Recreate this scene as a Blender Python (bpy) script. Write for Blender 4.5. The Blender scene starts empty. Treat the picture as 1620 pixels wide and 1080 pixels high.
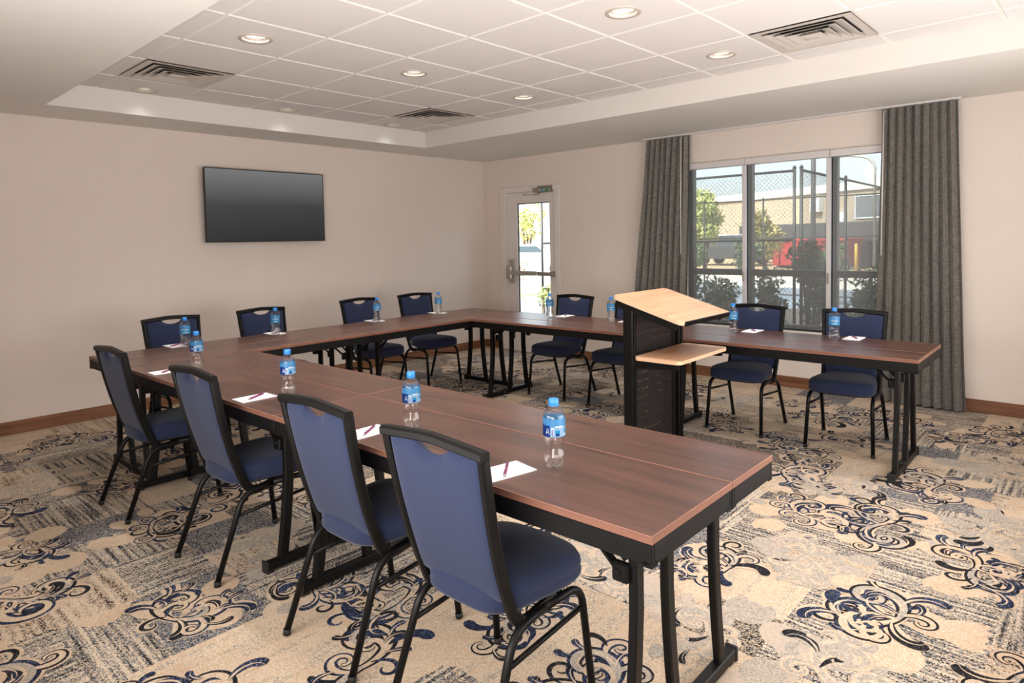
import bpy, bmesh, math, random
import numpy as np
from mathutils import Vector, Matrix, Euler

R = math.radians
PI = math.pi
C = bpy.context.scene.collection
SC = bpy.context.scene
random.seed(7)

# ------------------------------------------------------------------ camera
cam = bpy.data.cameras.new('camera')
cam.sensor_width = 36.0
cam.lens = 36.0 * 1045.79 / 1620.0
cam.shift_x = -(813.9 - 810.0) / 1620.0
cam.shift_y = (430.7 - 540.0) / 1620.0
cam.clip_start = 0.02
cam.clip_end = 400
cam_o = bpy.data.objects.new('camera', cam)
C.objects.link(cam_o)
_r = Vector((0.735747, 0.676988, -0.019098))
_u = Vector((-0.019317, 0.049165, 0.998604))
_f = Vector((-0.676981, 0.734351, -0.04925))
cam_o.matrix_world = Matrix(((_r.x, _u.x, -_f.x, 6.4952), (_r.y, _u.y, -_f.y, -6.451), (_r.z, _u.z, -_f.z, 1.4725), (0, 0, 0, 1)))
SC.camera = cam_o

# ------------------------------------------------------------------ world, sun, lights, exposure
SKY = 0.85
SUN = 14.0
DOWNLIGHT = 8.0
SOFT_A = 98.0
SOFT_B = 86.0
SC.view_settings.view_transform = 'Standard'
SC.view_settings.look = 'None'
SC.view_settings.exposure = 0.60
SC.view_settings.gamma = 1.0
SC.view_settings.use_curve_mapping = False
SC.cycles.use_denoising = True
try:
    SC.cycles.denoiser = 'OPENIMAGEDENOISE'
    SC.cycles.denoising_input_passes = 'RGB_ALBEDO_NORMAL'
except Exception:
    pass
SC.cycles.max_bounces = 10
SC.cycles.diffuse_bounces = 5
SC.cycles.glossy_bounces = 4
SC.cycles.transmission_bounces = 8
SC.cycles.transparent_max_bounces = 24
SC.cycles.caustics_reflective = False
SC.cycles.caustics_refractive = False
SC.cycles.sample_clamp_indirect = 6.0

world = bpy.data.worlds.new('world')
SC.world = world
world.use_nodes = True
wn = world.node_tree
wn.nodes.clear()
wo = wn.nodes.new('ShaderNodeOutputWorld')
bgn = wn.nodes.new('ShaderNodeBackground')
sky = wn.nodes.new('ShaderNodeTexSky')
sky.sky_type = 'NISHITA'
sky.sun_disc = False
sky.sun_elevation = R(48)
sky.sun_rotation = R(200)
sky.air_density = 1.0
sky.dust_density = 5.0
bgn.inputs['Strength'].default_value = SKY
haze = wn.nodes.new('ShaderNodeMix')
haze.data_type = 'RGBA'
haze.inputs[0].default_value = 0.62
haze.inputs[7].default_value = (2.3, 2.45, 2.6, 1)
wn.links.new(sky.outputs[0], haze.inputs[6])
wn.links.new(haze.outputs[2], bgn.inputs['Color'])
wn.links.new(bgn.outputs[0], wo.inputs[0])

def lamp(name, kind, loc, energy, color=(1, 1, 1), rot=(0, 0, 0), **kw):
    l = bpy.data.lights.new(name, kind)
    l.energy = energy
    l.color = color
    for k, v in kw.items():
        setattr(l, k, v)
    o = bpy.data.objects.new(name, l)
    o.location = loc
    o.rotation_euler = rot
    C.objects.link(o)
    return o

lamp('sun', 'SUN', (0, -10, 20), SUN, (1.0, 0.95, 0.86), (R(42), 0, R(-14)), angle=R(1.0))
# two added fill lights, unseen behind the camera, tilted a little upwards
lamp('fill_light', 'AREA', (5.2, -6.66, 1.15), SOFT_A, (1.0, 0.985, 0.965), (R(121), 0, 0), shape='RECTANGLE', size=2.8, size_y=1.3)
lamp('fill_light', 'AREA', (6.93, -3.3, 1.15), SOFT_B, (1.0, 0.985, 0.965), (R(121), 0, R(90)), shape='RECTANGLE', size=3.4, size_y=1.5)

# ------------------------------------------------------------------ materials
def nodes_of(name):
    m = bpy.data.materials.new(name)
    m.use_nodes = True
    nt = m.node_tree
    b = nt.nodes['Principled BSDF']
    return m, nt, b

def srgb(r, g, b):
    f = lambda c: (c / 255 / 12.92) if c / 255 <= 0.04045 else ((c / 255 + 0.055) / 1.055) ** 2.4
    return (f(r), f(g), f(b), 1.0)

def mat(name, col, rough=0.5, metal=0.0, spec=0.5, var=0.0, scale=30.0, bump=0.0, bscale=None, stretch=None, emit=None, estr=0.0, sheen=0.0, coat=0.0):
    m, nt, b = nodes_of(name)
    b.inputs['Base Color'].default_value = col
    b.inputs['Roughness'].default_value = rough
    b.inputs['Metallic'].default_value = metal
    b.inputs['Specular IOR Level'].default_value = spec
    b.inputs['Sheen Weight'].default_value = sheen
    b.inputs['Coat Weight'].default_value = coat
    if emit:
        b.inputs['Emission Color'].default_value = emit
        b.inputs['Emission Strength'].default_value = estr
    if var or bump:
        tc = nt.nodes.new('ShaderNodeTexCoord')
        mp = nt.nodes.new('ShaderNodeMapping')
        mp.inputs['Scale'].default_value = stretch or (1, 1, 1)
        nt.links.new(tc.outputs['Object'], mp.inputs[0])
        nz = nt.nodes.new('ShaderNodeTexNoise')
        nz.inputs['Scale'].default_value = scale
        nz.inputs['Detail'].default_value = 4
        nt.links.new(mp.outputs[0], nz.inputs['Vector'])
        if var:
            rp = nt.nodes.new('ShaderNodeValToRGB')
            rp.color_ramp.elements[0].position = 0.3
            rp.color_ramp.elements[1].position = 0.7
            rp.color_ramp.elements[0].color = tuple(c * (1 - var) for c in col[:3]) + (1,)
            rp.color_ramp.elements[1].color = tuple(min(1, c * (1 + var)) for c in col[:3]) + (1,)
            nt.links.new(nz.outputs['Fac'], rp.inputs[0])
            nt.links.new(rp.outputs[0], b.inputs['Base Color'])
        if bump:
            src = nz
            if bscale:
                src = nt.nodes.new('ShaderNodeTexNoise')
                src.inputs['Scale'].default_value = bscale
                src.inputs['Detail'].default_value = 3
                nt.links.new(mp.outputs[0], src.inputs['Vector'])
            bp = nt.nodes.new('ShaderNodeBump')
            bp.inputs['Strength'].default_value = bump
            bp.inputs['Distance'].default_value = 0.002
            nt.links.new(src.outputs['Fac'], bp.inputs['Height'])
            nt.links.new(bp.outputs[0], b.inputs['Normal'])
    return m

def ramp(nt, stops, interp='LINEAR'):
    r = nt.nodes.new('ShaderNodeValToRGB')
    cr = r.color_ramp
    cr.interpolation = interp
    while len(cr.elements) < len(stops):
        cr.elements.new(0.5)
    for e, (p, c) in zip(cr.elements, stops):
        e.position = p
        e.color = c
    return r

def wood(name, dark, mid, light, rough, scale=1.0, axis=0, spec=0.5, coat=0.0):
    m, nt, b = nodes_of(name)
    tc = nt.nodes.new('ShaderNodeTexCoord')
    oi = nt.nodes.new('ShaderNodeObjectInfo')
    add = nt.nodes.new('ShaderNodeVectorMath')
    add.operation = 'ADD'
    sc_ = nt.nodes.new('ShaderNodeVectorMath')
    sc_.operation = 'SCALE'
    sc_.inputs['Scale'].default_value = 13.0
    cmb = nt.nodes.new('ShaderNodeCombineXYZ')
    for i in range(3):
        nt.links.new(oi.outputs['Random'], cmb.inputs[i])
    nt.links.new(cmb.outputs[0], sc_.inputs[0])
    nt.links.new(tc.outputs['Object'], add.inputs[0])
    nt.links.new(sc_.outputs[0], add.inputs[1])
    mp = nt.nodes.new('ShaderNodeMapping')
    s = [9.0 * scale, 9.0 * scale, 9.0 * scale]
    s[axis] = 0.9 * scale
    mp.inputs['Scale'].default_value = s
    nt.links.new(add.outputs[0], mp.inputs[0])
    n1 = nt.nodes.new('ShaderNodeTexNoise')
    n1.inputs['Scale'].default_value = 1.6
    n1.inputs['Detail'].default_value = 6
    n1.inputs['Roughness'].default_value = 0.62
    n1.inputs['Distortion'].default_value = 0.7
    nt.links.new(mp.outputs[0], n1.inputs['Vector'])
    r1 = ramp(nt, [(0.25, dark), (0.48, mid), (0.78, light)])
    nt.links.new(n1.outputs['Fac'], r1.inputs[0])
    mp2 = nt.nodes.new('ShaderNodeMapping')
    s2 = [120.0 * scale] * 3
    s2[axis] = 2.5 * scale
    mp2.inputs['Scale'].default_value = s2
    nt.links.new(add.outputs[0], mp2.inputs[0])
    n2 = nt.nodes.new('ShaderNodeTexNoise')
    n2.inputs['Scale'].default_value = 1.0
    n2.inputs['Detail'].default_value = 3
    nt.links.new(mp2.outputs[0], n2.inputs['Vector'])
    r2 = ramp(nt, [(0.3, (0.72, 0.70, 0.68, 1)), (0.65, (1.08, 1.08, 1.08, 1))])
    nt.links.new(n2.outputs['Fac'], r2.inputs[0])
    mx = nt.nodes.new('ShaderNodeMix')
    mx.data_type = 'RGBA'
    mx.blend_type = 'MULTIPLY'
    mx.inputs[0].default_value = 1.0
    nt.links.new(r1.outputs[0], mx.inputs[6])
    nt.links.new(r2.outputs[0], mx.inputs[7])
    nt.links.new(mx.outputs[2], b.inputs['Base Color'])
    b.inputs['Roughness'].default_value = rough
    b.inputs['Specular IOR Level'].default_value = spec
    b.inputs['Coat Weight'].default_value = coat
    return m

def carpet(name, stops, mode='plain', tuft=230.0, stripe=22.0, amp=0.5, blotch=0.25):
    """tufted pile: every tuft takes one yarn colour; stripes and blotches shift which yarns are likely"""
    m, nt, b = nodes_of(name)
    tc = nt.nodes.new('ShaderNodeTexCoord')
    vo = nt.nodes.new('ShaderNodeTexVoronoi')
    vo.inputs['Scale'].default_value = tuft
    nt.links.new(tc.outputs['Object'], vo.inputs['Vector'])
    sep = nt.nodes.new('ShaderNodeSeparateColor')
    nt.links.new(vo.outputs['Color'], sep.inputs[0])
    val = sep.outputs[0]
    nz = nt.nodes.new('ShaderNodeTexNoise')
    nz.inputs['Scale'].default_value = 6.0
    nz.inputs['Detail'].default_value = 3
    nt.links.new(tc.outputs['Object'], nz.inputs['Vector'])
    def mth(op, a, bv, c=None):
        n = nt.nodes.new('ShaderNodeMath')
        n.operation = op
        for i, x in enumerate((a, bv, c)):
            if x is None:
                continue
            if isinstance(x, (int, float)):
                n.inputs[i].default_value = x
            else:
                nt.links.new(x, n.inputs[i])
        return n.outputs[0]
    off = mth('MULTIPLY_ADD', nz.outputs['Fac'], blotch * 2, -blotch)
    if mode in ('x', 'y'):
        mp = nt.nodes.new('ShaderNodeMapping')
        mp.inputs['Scale'].default_value = (0.9, stripe, 1) if mode == 'x' else (stripe, 0.9, 1)
        nt.links.new(tc.outputs['Object'], mp.inputs[0])
        n2 = nt.nodes.new('ShaderNodeTexNoise')
        n2.inputs['Scale'].default_value = 2.2
        n2.inputs['Detail'].default_value = 2
        nt.links.new(mp.outputs[0], n2.inputs['Vector'])
        st = mth('MULTIPLY_ADD', n2.outputs['Fac'], amp * 6, -amp * 3)
        off = mth('ADD', off, st)
    v = mth('ADD', val, off)
    r = ramp(nt, stops, 'CONSTANT')
    nt.links.new(v, r.inputs[0])
    nt.links.new(r.outputs[0], b.inputs['Base Color'])
    b.inputs['Roughness'].default_value = 0.95
    b.inputs['Specular IOR Level'].default_value = 0.1
    bp = nt.nodes.new('ShaderNodeBump')
    bp.inputs['Strength'].default_value = 0.35
    bp.inputs['Distance'].default_value = 0.002
    nt.links.new(vo.outputs['Distance'], bp.inputs['Height'])
    nt.links.new(bp.outputs[0], b.inputs['Normal'])
    return m

def sheen_factor(nt, r0=0.04):
    lw = nt.nodes.new('ShaderNodeLayerWeight')
    lw.inputs['Blend'].default_value = 0.5
    pw = nt.nodes.new('ShaderNodeMath')
    pw.operation = 'POWER'
    pw.inputs[1].default_value = 5.0
    nt.links.new(lw.outputs['Facing'], pw.inputs[0])
    ma = nt.nodes.new('ShaderNodeMath')
    ma.operation = 'MULTIPLY_ADD'
    ma.inputs[1].default_value = 1.0 - r0
    ma.inputs[2].default_value = r0
    nt.links.new(pw.outputs[0], ma.inputs[0])
    return ma.outputs[0]

def glass_pane(name, tint, gloss=0.06):
    m, nt, b = nodes_of(name)
    nt.nodes.remove(b)
    out = nt.nodes['Material Output']
    t = nt.nodes.new('ShaderNodeBsdfTransparent')
    t.inputs[0].default_value = tint
    g = nt.nodes.new('ShaderNodeBsdfGlossy')
    g.inputs['Roughness'].default_value = 0.02
    mx = nt.nodes.new('ShaderNodeMixShader')
    nt.links.new(sheen_factor(nt), mx.inputs[0])
    nt.links.new(t.outputs[0], mx.inputs[1])
    nt.links.new(g.outputs[0], mx.inputs[2])
    nt.links.new(mx.outputs[0], out.inputs[0])
    return m

def screen_cloth(name, col, openness):
    m, nt, b = nodes_of(name)
    nt.nodes.remove(b)
    out = nt.nodes['Material Output']
    t = nt.nodes.new('ShaderNodeBsdfTransparent')
    d = nt.nodes.new('ShaderNodeBsdfDiffuse')
    d.inputs[0].default_value = col
    tc = nt.nodes.new('ShaderNodeTexCoord')
    mp = nt.nodes.new('ShaderNodeMapping')
    mp.inputs['Scale'].default_value = (160, 1, 12)
    nz = nt.nodes.new('ShaderNodeTexNoise')
    nz.inputs['Scale'].default_value = 1.0
    nt.links.new(tc.outputs['Object'], mp.inputs[0])
    nt.links.new(mp.outputs[0], nz.inputs['Vector'])
    mr = nt.nodes.new('ShaderNodeMapRange')
    mr.inputs['To Min'].default_value = openness - 0.05
    mr.inputs['To Max'].default_value = openness + 0.05
    nt.links.new(nz.outputs['Fac'], mr.inputs[0])
    mx = nt.nodes.new('ShaderNodeMixShader')
    nt.links.new(mr.outputs[0], mx.inputs[0])
    nt.links.new(d.outputs[0], mx.inputs[1])
    nt.links.new(t.outputs[0], mx.inputs[2])
    nt.links.new(mx.outputs[0], out.inputs[0])
    return m

def clear_plastic(name):
    m, nt, b = nodes_of(name)
    nt.nodes.remove(b)
    out = nt.nodes['Material Output']
    t = nt.nodes.new('ShaderNodeBsdfTransparent')
    t.inputs[0].default_value = (0.985, 0.99, 0.99, 1)
    g = nt.nodes.new('ShaderNodeBsdfGlass')
    g.inputs['IOR'].default_value = 1.33
    g.inputs['Roughness'].default_value = 0.01
    gl = nt.nodes.new('ShaderNodeBsdfGlossy')
    gl.inputs['Roughness'].default_value = 0.06
    mx = nt.nodes.new('ShaderNodeMixShader')
    mx.inputs[0].default_value = 0.26
    nt.links.new(t.outputs[0], mx.inputs[1])
    nt.links.new(g.outputs[0], mx.inputs[2])
    m2 = nt.nodes.new('ShaderNodeMixShader')
    nt.links.new(sheen_factor(nt, 0.05), m2.inputs[0])
    nt.links.new(mx.outputs[0], m2.inputs[1])
    nt.links.new(gl.outputs[0], m2.inputs[2])
    nt.links.new(m2.outputs[0], out.inputs[0])
    return m

def weave(name, a, c, scale=320.0):
    m, nt, b = nodes_of(name)
    tc = nt.nodes.new('ShaderNodeTexCoord')
    outs = []
    for s in ((scale, scale, scale * 0.05), (scale * 0.05, scale * 0.05, scale)):
        mp = nt.nodes.new('ShaderNodeMapping')
        mp.inputs['Scale'].default_value = s
        nt.links.new(tc.outputs['Object'], mp.inputs[0])
        nz = nt.nodes.new('ShaderNodeTexNoise')
        nz.inputs['Scale'].default_value = 1.0
        nz.inputs['Detail'].default_value = 2
        nt.links.new(mp.outputs[0], nz.inputs['Vector'])
        outs.append(nz.outputs['Fac'])
    ad = nt.nodes.new('ShaderNodeMath')
    ad.operation = 'ADD'
    nt.links.new(outs[0], ad.inputs[0])
    nt.links.new(outs[1], ad.inputs[1])
    hf = nt.nodes.new('ShaderNodeMath')
    hf.operation = 'MULTIPLY'
    hf.inputs[1].default_value = 0.5
    nt.links.new(ad.outputs[0], hf.inputs[0])
    r = ramp(nt, [(0.36, a), (0.64, c)])
    nt.links.new(hf.outputs[0], r.inputs[0])
    nt.links.new(r.outputs[0], b.inputs['Base Color'])
    b.inputs['Roughness'].default_value = 0.9
    b.inputs['Specular IOR Level'].default_value = 0.15
    b.inputs['Sheen Weight'].default_value = 0.15
    return m

def screen_reflection(name):
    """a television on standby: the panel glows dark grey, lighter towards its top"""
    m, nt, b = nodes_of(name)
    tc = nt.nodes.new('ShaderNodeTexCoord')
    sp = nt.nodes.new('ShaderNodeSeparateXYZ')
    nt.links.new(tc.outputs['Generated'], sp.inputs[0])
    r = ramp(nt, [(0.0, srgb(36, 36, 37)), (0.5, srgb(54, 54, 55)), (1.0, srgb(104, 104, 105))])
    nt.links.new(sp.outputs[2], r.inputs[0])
    nt.links.new(r.outputs[0], b.inputs['Emission Color'])  # emission gradient imitates a reflection in the dark panel
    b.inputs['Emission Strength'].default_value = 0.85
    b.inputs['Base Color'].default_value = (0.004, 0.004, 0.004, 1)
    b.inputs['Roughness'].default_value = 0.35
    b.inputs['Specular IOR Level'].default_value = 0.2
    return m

M = {}
M['wall'] = mat('wall_paint', srgb(223, 212, 203), 0.75, spec=0.2, var=0.012, scale=3, bump=0.12, bscale=260)
M['soffit'] = mat('soffit_paint', srgb(220, 216, 211), 0.8, spec=0.2, var=0.01, scale=2)
M['tile'] = mat('ceiling_tile_board', srgb(222, 217, 215), 0.9, spec=0.1, var=0.05, scale=260, bump=0.5, bscale=320)
M['tbar'] = mat('ceiling_bar_white', srgb(226, 219, 210), 0.5)
M['base'] = wood('baseboard_wood', srgb(92, 58, 38), srgb(120, 78, 52), srgb(142, 98, 68), 0.45, 1.0, axis=0)
M['base_y'] = wood('baseboard_wood_side', srgb(100, 64, 42), srgb(128, 84, 56), srgb(150, 104, 72), 0.45, 1.0, axis=1)
M['walnut'] = wood('walnut_laminate', srgb(48, 32, 28), srgb(86, 57, 47), srgb(112, 75, 60), 0.30, 1.0, axis=0, spec=0.5)
M['tline'] = mat('table_edge_bead_highlight', srgb(172, 128, 112), 0.4)  # paler bead colour with the top edge's highlight line painted in
M['tband'] = mat('table_edge_moulding', srgb(112, 76, 62), 0.45, spec=0.25, var=0.06, scale=12)
M['black'] = mat('black_powder_coat', srgb(12, 11, 11), 0.42, spec=0.2, var=0.05, scale=20)
M['apron'] = mat('black_table_steel', srgb(14, 13, 13), 0.5, spec=0.14, var=0.05, scale=8)
M['rubber'] = mat('black_rubber', srgb(18, 18, 18), 0.7)
M['blue'] = mat('blue_chair_fabric', srgb(37, 44, 68), 0.88, spec=0.12, var=0.10, scale=300, bump=0.2, bscale=900, sheen=0.12)
M['maple'] = wood('maple_laminate', srgb(192, 144, 110), srgb(206, 160, 125), srgb(216, 176, 142), 0.4, 0.9, axis=1)
M['maple_edge'] = mat('maple_edge_band', srgb(212, 176, 144), 0.45)
M['panel'] = mat('black_brown_perforated_steel', srgb(30, 24, 24), 0.5, spec=0.4)
M['white'] = mat('white_paint', srgb(226, 221, 216), 0.45, var=0.01, scale=4)
M['door_white'] = mat('white_door_paint', srgb(222, 214, 209), 0.5)
M['steel'] = mat('satin_nickel', srgb(176, 168, 160), 0.38, metal=0.6)
M['grey_metal'] = mat('grey_hardware', srgb(150, 142, 132), 0.45, metal=0.4)
M['alu'] = mat('white_anodised_aluminium', srgb(214, 210, 209), 0.35, metal=0.1)
M['frame'] = mat('dark_window_frame', srgb(38, 42, 46), 0.45)
M['curtain'] = weave('grey_woven_curtain', srgb(82, 79, 75), srgb(152, 146, 138))
M['screen'] = screen_cloth('solar_screen_cloth', srgb(142, 144, 144), 0.62)
M['glass'] = glass_pane('window_glass', (0.90, 0.94, 0.93, 1))
M['clear_glass'] = glass_pane('door_glass', (0.97, 0.99, 0.98, 1))
M['plastic'] = clear_plastic('clear_bottle_plastic')
M['cap'] = mat('blue_cap_plastic', srgb(42, 128, 208), 0.4)
def film(name, col):
    m, nt, b = nodes_of(name)
    t = nt.nodes.new('ShaderNodeBsdfTranslucent')
    t.inputs[0].default_value = col
    b.inputs['Base Color'].default_value = col
    b.inputs['Roughness'].default_value = 0.3
    mx = nt.nodes.new('ShaderNodeMixShader')
    mx.inputs[0].default_value = 0.5
    nt.links.new(b.outputs[0], mx.inputs[1])
    nt.links.new(t.outputs[0], mx.inputs[2])
    nt.links.new(mx.outputs[0], nt.nodes['Material Output'].inputs[0])
    return m
M['lab_blue'] = film('label_blue', srgb(84, 158, 214))
M['lab_dark'] = film('label_dark_blue', srgb(22, 66, 150))
M['lab_cyan'] = film('label_cyan', srgb(34, 160, 205))
M['lab_pale'] = film('label_pale_blue', srgb(158, 196, 226))
M['lab_white'] = film('label_white', srgb(232, 238, 244))
M['paper'] = mat('white_paper', srgb(246, 243, 246), 0.7, spec=0.2)
M['pen'] = mat('plum_pen_plastic', srgb(122, 44, 92), 0.3)
M['pen_tip'] = mat('pen_metal', srgb(190, 185, 188), 0.3, metal=0.8)
M['tv_black'] = mat('television_black', srgb(16, 20, 18), 0.4)
M['tv_screen'] = screen_reflection('television_screen')
M['lens'] = mat('downlight_lens', srgb(236, 228, 216), 0.4, emit=(1.0, 0.93, 0.84, 1), estr=0.42)
M['trimring'] = mat('downlight_trim', srgb(196, 186, 176), 0.4, metal=0.1)
M['vent'] = mat('diffuser_metal', srgb(198, 190, 182), 0.45)
M['duct'] = mat('dark_duct', srgb(52, 48, 46), 0.8)
M['green'] = mat('green_sticker', srgb(40, 140, 80), 0.5)
M['sticker_blue'] = mat('blue_sticker', srgb(30, 130, 190), 0.5)

BE, CR, PE = srgb(178, 158, 134), srgb(199, 184, 165), srgb(193, 165, 139)
GR, DG, BK, NV = srgb(142, 136, 128), srgb(92, 88, 86), srgb(32, 30, 31), srgb(36, 44, 68)
BG = srgb(108, 116, 128)
TP = srgb(186, 168, 154)
FLOOR_MATS = [
    carpet('carpet_beige', [(0, DG), (0.05, GR), (0.13, PE), (0.45, BE), (0.8, CR)], 'plain', blotch=0.3),
    carpet('carpet_cream', [(0, GR), (0.06, BE), (0.35, CR), (0.7, PE)], 'y', amp=0.25, stripe=14),
    carpet('carpet_stripe_across', [(0, BK), (0.13, DG), (0.28, BG), (0.44, GR), (0.56, BE), (0.80, CR)], 'x', amp=0.42, stripe=26),
    carpet('carpet_stripe_along', [(0, BK), (0.13, DG), (0.28, BG), (0.44, GR), (0.56, BE), (0.80, CR)], 'y', amp=0.42, stripe=26),
    carpet('carpet_charcoal', [(0, BK), (0.30, DG), (0.52, GR), (0.74, BE)], 'plain', blotch=0.2),
    carpet('carpet_slate', [(0, BK), (0.16, NV), (0.34, BG), (0.62, GR), (0.86, BE)], 'plain', blotch=0.2),
    carpet('carpet_broken_stripe', [(0, BK), (0.06, DG), (0.14, GR), (0.28, PE), (0.5, BE), (0.75, CR)], 'x', amp=0.3, stripe=18),
]
M['pile_cream'] = carpet('pile_cream', [(0, BE), (0.2, CR), (0.6, PE)], 'plain', blotch=0.3)
M['pile_peach'] = carpet('pile_peach', [(0, BE), (0.3, PE), (0.75, CR)], 'plain', blotch=0.3)
M['pile_navy'] = carpet('pile_navy', [(0, BK), (0.3, NV), (0.72, srgb(58, 70, 98)), (0.93, BG)], 'plain', blotch=0.45)
M['pile_black'] = carpet('pile_black', [(0, BK), (0.78, srgb(44, 46, 58)), (0.94, DG)], 'plain', blotch=0.2)
M['pile_grey'] = carpet('pile_grey', [(0, GR), (0.3, srgb(166, 158, 146)), (0.75, TP)], 'plain', blotch=0.3)
M['pile_taupe'] = carpet('pile_taupe', [(0, srgb(166, 158, 146)), (0.35, TP), (0.8, BE)], 'plain', blotch=0.3)

# ------------------------------------------------------------------ mesh helpers
class MB:
    def __init__(s):
        s.v, s.f, s.mi, s.sm = [], [], [], []
        s.cur = 0
    def use(s, i):
        s.cur = i
        return s
    def face(s, idx, smooth=False):
        s.f.append(tuple(idx)); s.mi.append(s.cur); s.sm.append(smooth)
    def vert(s, p):
        s.v.append((p[0], p[1], p[2])); return len(s.v) - 1
    def poly(s, pts, smooth=False):
        s.face([s.vert(p) for p in pts], smooth)
    def box(s, a, b, ch=0.0):
        x0, x1 = sorted((a[0], b[0])); y0, y1 = sorted((a[1], b[1])); z0, z1 = sorted((a[2], b[2]))
        if ch > 0:
            ch = min(ch, (x1 - x0) * .45, (y1 - y0) * .45, (z1 - z0) * .45)
            pts = []
            for (x, y, z, sx, sy, sz) in [(x, y, z, sx, sy, sz) for (x, sx) in ((x0, 1), (x1, -1)) for (y, sy) in ((y0, 1), (y1, -1)) for (z, sz) in ((z0, 1), (z1, -1))]:
                pts += [(x, y + sy * ch, z + sz * ch), (x + sx * ch, y, z + sz * ch), (x + sx * ch, y + sy * ch, z)]
            s.hull(pts)
            return s
        i = len(s.v)
        s.v += [(x0, y0, z0), (x1, y0, z0), (x1, y1, z0), (x0, y1, z0), (x0, y0, z1), (x1, y0, z1), (x1, y1, z1), (x0, y1, z1)]
        for q in ((3, 2, 1, 0), (4, 5, 6, 7), (0, 1, 5, 4), (1, 2, 6, 5), (2, 3, 7, 6), (3, 0, 4, 7)):
            s.face([i + k for k in q])
        return s
    def hull(s, pts):
        bm = bmesh.new()
        for p in pts:
            bm.verts.new(p)
        res = bmesh.ops.convex_hull(bm, input=bm.verts[:])
        bmesh.ops.dissolve_limit(bm, angle_limit=0.01, verts=bm.verts[:], edges=bm.edges[:])
        bm.verts.index_update()
        i = len(s.v)
        s.v += [tuple(v.co) for v in bm.verts]
        for f in bm.faces:
            s.face([i + v.index for v in f.verts])
        bm.free()
    def obox(s, c, ax, ay, az):
        """box from centre and three half-axis vectors"""
        c, ax, ay, az = Vector(c), Vector(ax), Vector(ay), Vector(az)
        i = len(s.v)
        for sz in (-1, 1):
            for sx, sy in ((-1, -1), (1, -1), (1, 1), (-1, 1)):
                s.v.append(tuple(c + ax * sx + ay * sy + az * sz))
        for q in ((3, 2, 1, 0), (4, 5, 6, 7), (0, 1, 5, 4), (1, 2, 6, 5), (2, 3, 7, 6), (3, 0, 4, 7)):
            s.face([i + k for k in q])
        return s
    def sweep(s, path, prof, up=(0, 0, 1), closed=False, caps=True, smooth=True):
        """sweep closed profile [(a,b)] (a along side, b along up-ish) along path with mitred joints"""
        P = [Vector(p) for p in path]
        n = len(P)
        up = Vector(up)
        rings = []
        for k in range(n):
            if closed:
                d0 = (P[k] - P[k - 1]).normalized(); d1 = (P[(k + 1) % n] - P[k]).normalized()
            else:
                d0 = (P[k] - P[k - 1]).normalized() if k else (P[1] - P[0]).normalized()
                d1 = (P[k + 1] - P[k]).normalized() if k < n - 1 else d0
            t = (d0 + d1)
            t = t.normalized() if t.length > 1e-6 else d1
            cosh = max(0.35, t.dot(d1))
            side = t.cross(up)
            if side.length < 1e-4:
                side = t.cross(Vector((0, 1, 0)))
            side.normalize()
            bn = side.cross(t).normalized()
            turn = (d1 - d0)
            ring = []
            for a, b in prof:
                off = side * a + bn * b
                if turn.length > 1e-5:
                    tn = turn.normalized()
                    off = off + tn * (off.dot(tn) * (1 / cosh - 1))
                ring.append(s.vert(P[k] + off))
            rings.append(ring)
        m = len(prof)
        for k in range(n if closed else n - 1):
            a, b = rings[k], rings[(k + 1) % n]
            for j in range(m):
                s.face((a[j], a[(j + 1) % m], b[(j + 1) % m], b[j]), smooth)
        if caps and not closed:
            s.face(list(reversed(rings[0])))
            s.face(rings[-1])
        return s
    def tube(s, path, r, n=8, **kw):
        return s.sweep(path, [(r * math.cos(2 * PI * k / n), r * math.sin(2 * PI * k / n)) for k in range(n)], **kw)
    def lathe(s, prof, n=24, cap0=True, cap1=True, c=(0, 0), fn=None):
        rings = []
        for (r, z) in prof:
            ring = []
            for k in range(n):
                a = 2 * PI * k / n
                rr, zz = (r, z) if fn is None else fn(r, z, a)
                ring.append(s.vert((c[0] + rr * math.cos(a), c[1] + rr * math.sin(a), zz)))
            rings.append(ring)
        for a, b in zip(rings, rings[1:]):
            for k in range(n):
                s.face((a[k], a[(k + 1) % n], b[(k + 1) % n], b[k]), True)
        if cap0: s.face(list(reversed(rings[0])))
        if cap1: s.face(rings[-1])
        return s
    def grid(s, fn, nu, nv, smooth=True, flip=False):
        ids = [[s.vert(fn(i / nu, j / nv)) for i in range(nu + 1)] for j in range(nv + 1)]
        for j in range(nv):
            for i in range(nu):
                q = (ids[j][i], ids[j][i + 1], ids[j + 1][i + 1], ids[j + 1][i])
                s.face(q[::-1] if flip else q, smooth)
        return s
    def build(s, name, mats, parent=None, loc=None, rot=None):
        me = bpy.data.meshes.new(name)
        me.from_pydata(s.v, [], s.f)
        mats = mats if isinstance(mats, (list, tuple)) else [mats]
        for m in mats:
            me.materials.append(m)
        me.polygons.foreach_set('material_index', s.mi)
        me.polygons.foreach_set('use_smooth', s.sm)
        me.update()
        o = bpy.data.objects.new(name, me)
        C.objects.link(o)
        if parent: o.parent = parent
        if loc: o.location = loc
        if rot: o.rotation_euler = rot
        return o

def fillet(pts, r, n=5):
    P = [Vector(p) for p in pts]
    out = [P[0]]
    for k in range(1, len(P) - 1):
        a, b, c = P[k - 1], P[k], P[k + 1]
        d0, d1 = (a - b), (c - b)
        rr = min(r, d0.length * .48, d1.length * .48)
        p0, p1 = b + d0.normalized() * rr, b + d1.normalized() * rr
        for i in range(n + 1):
            t = i / n
            out.append(p0 * (1 - t) ** 2 + b * 2 * t * (1 - t) + p1 * t * t)
    out.append(P[-1])
    return out

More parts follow.
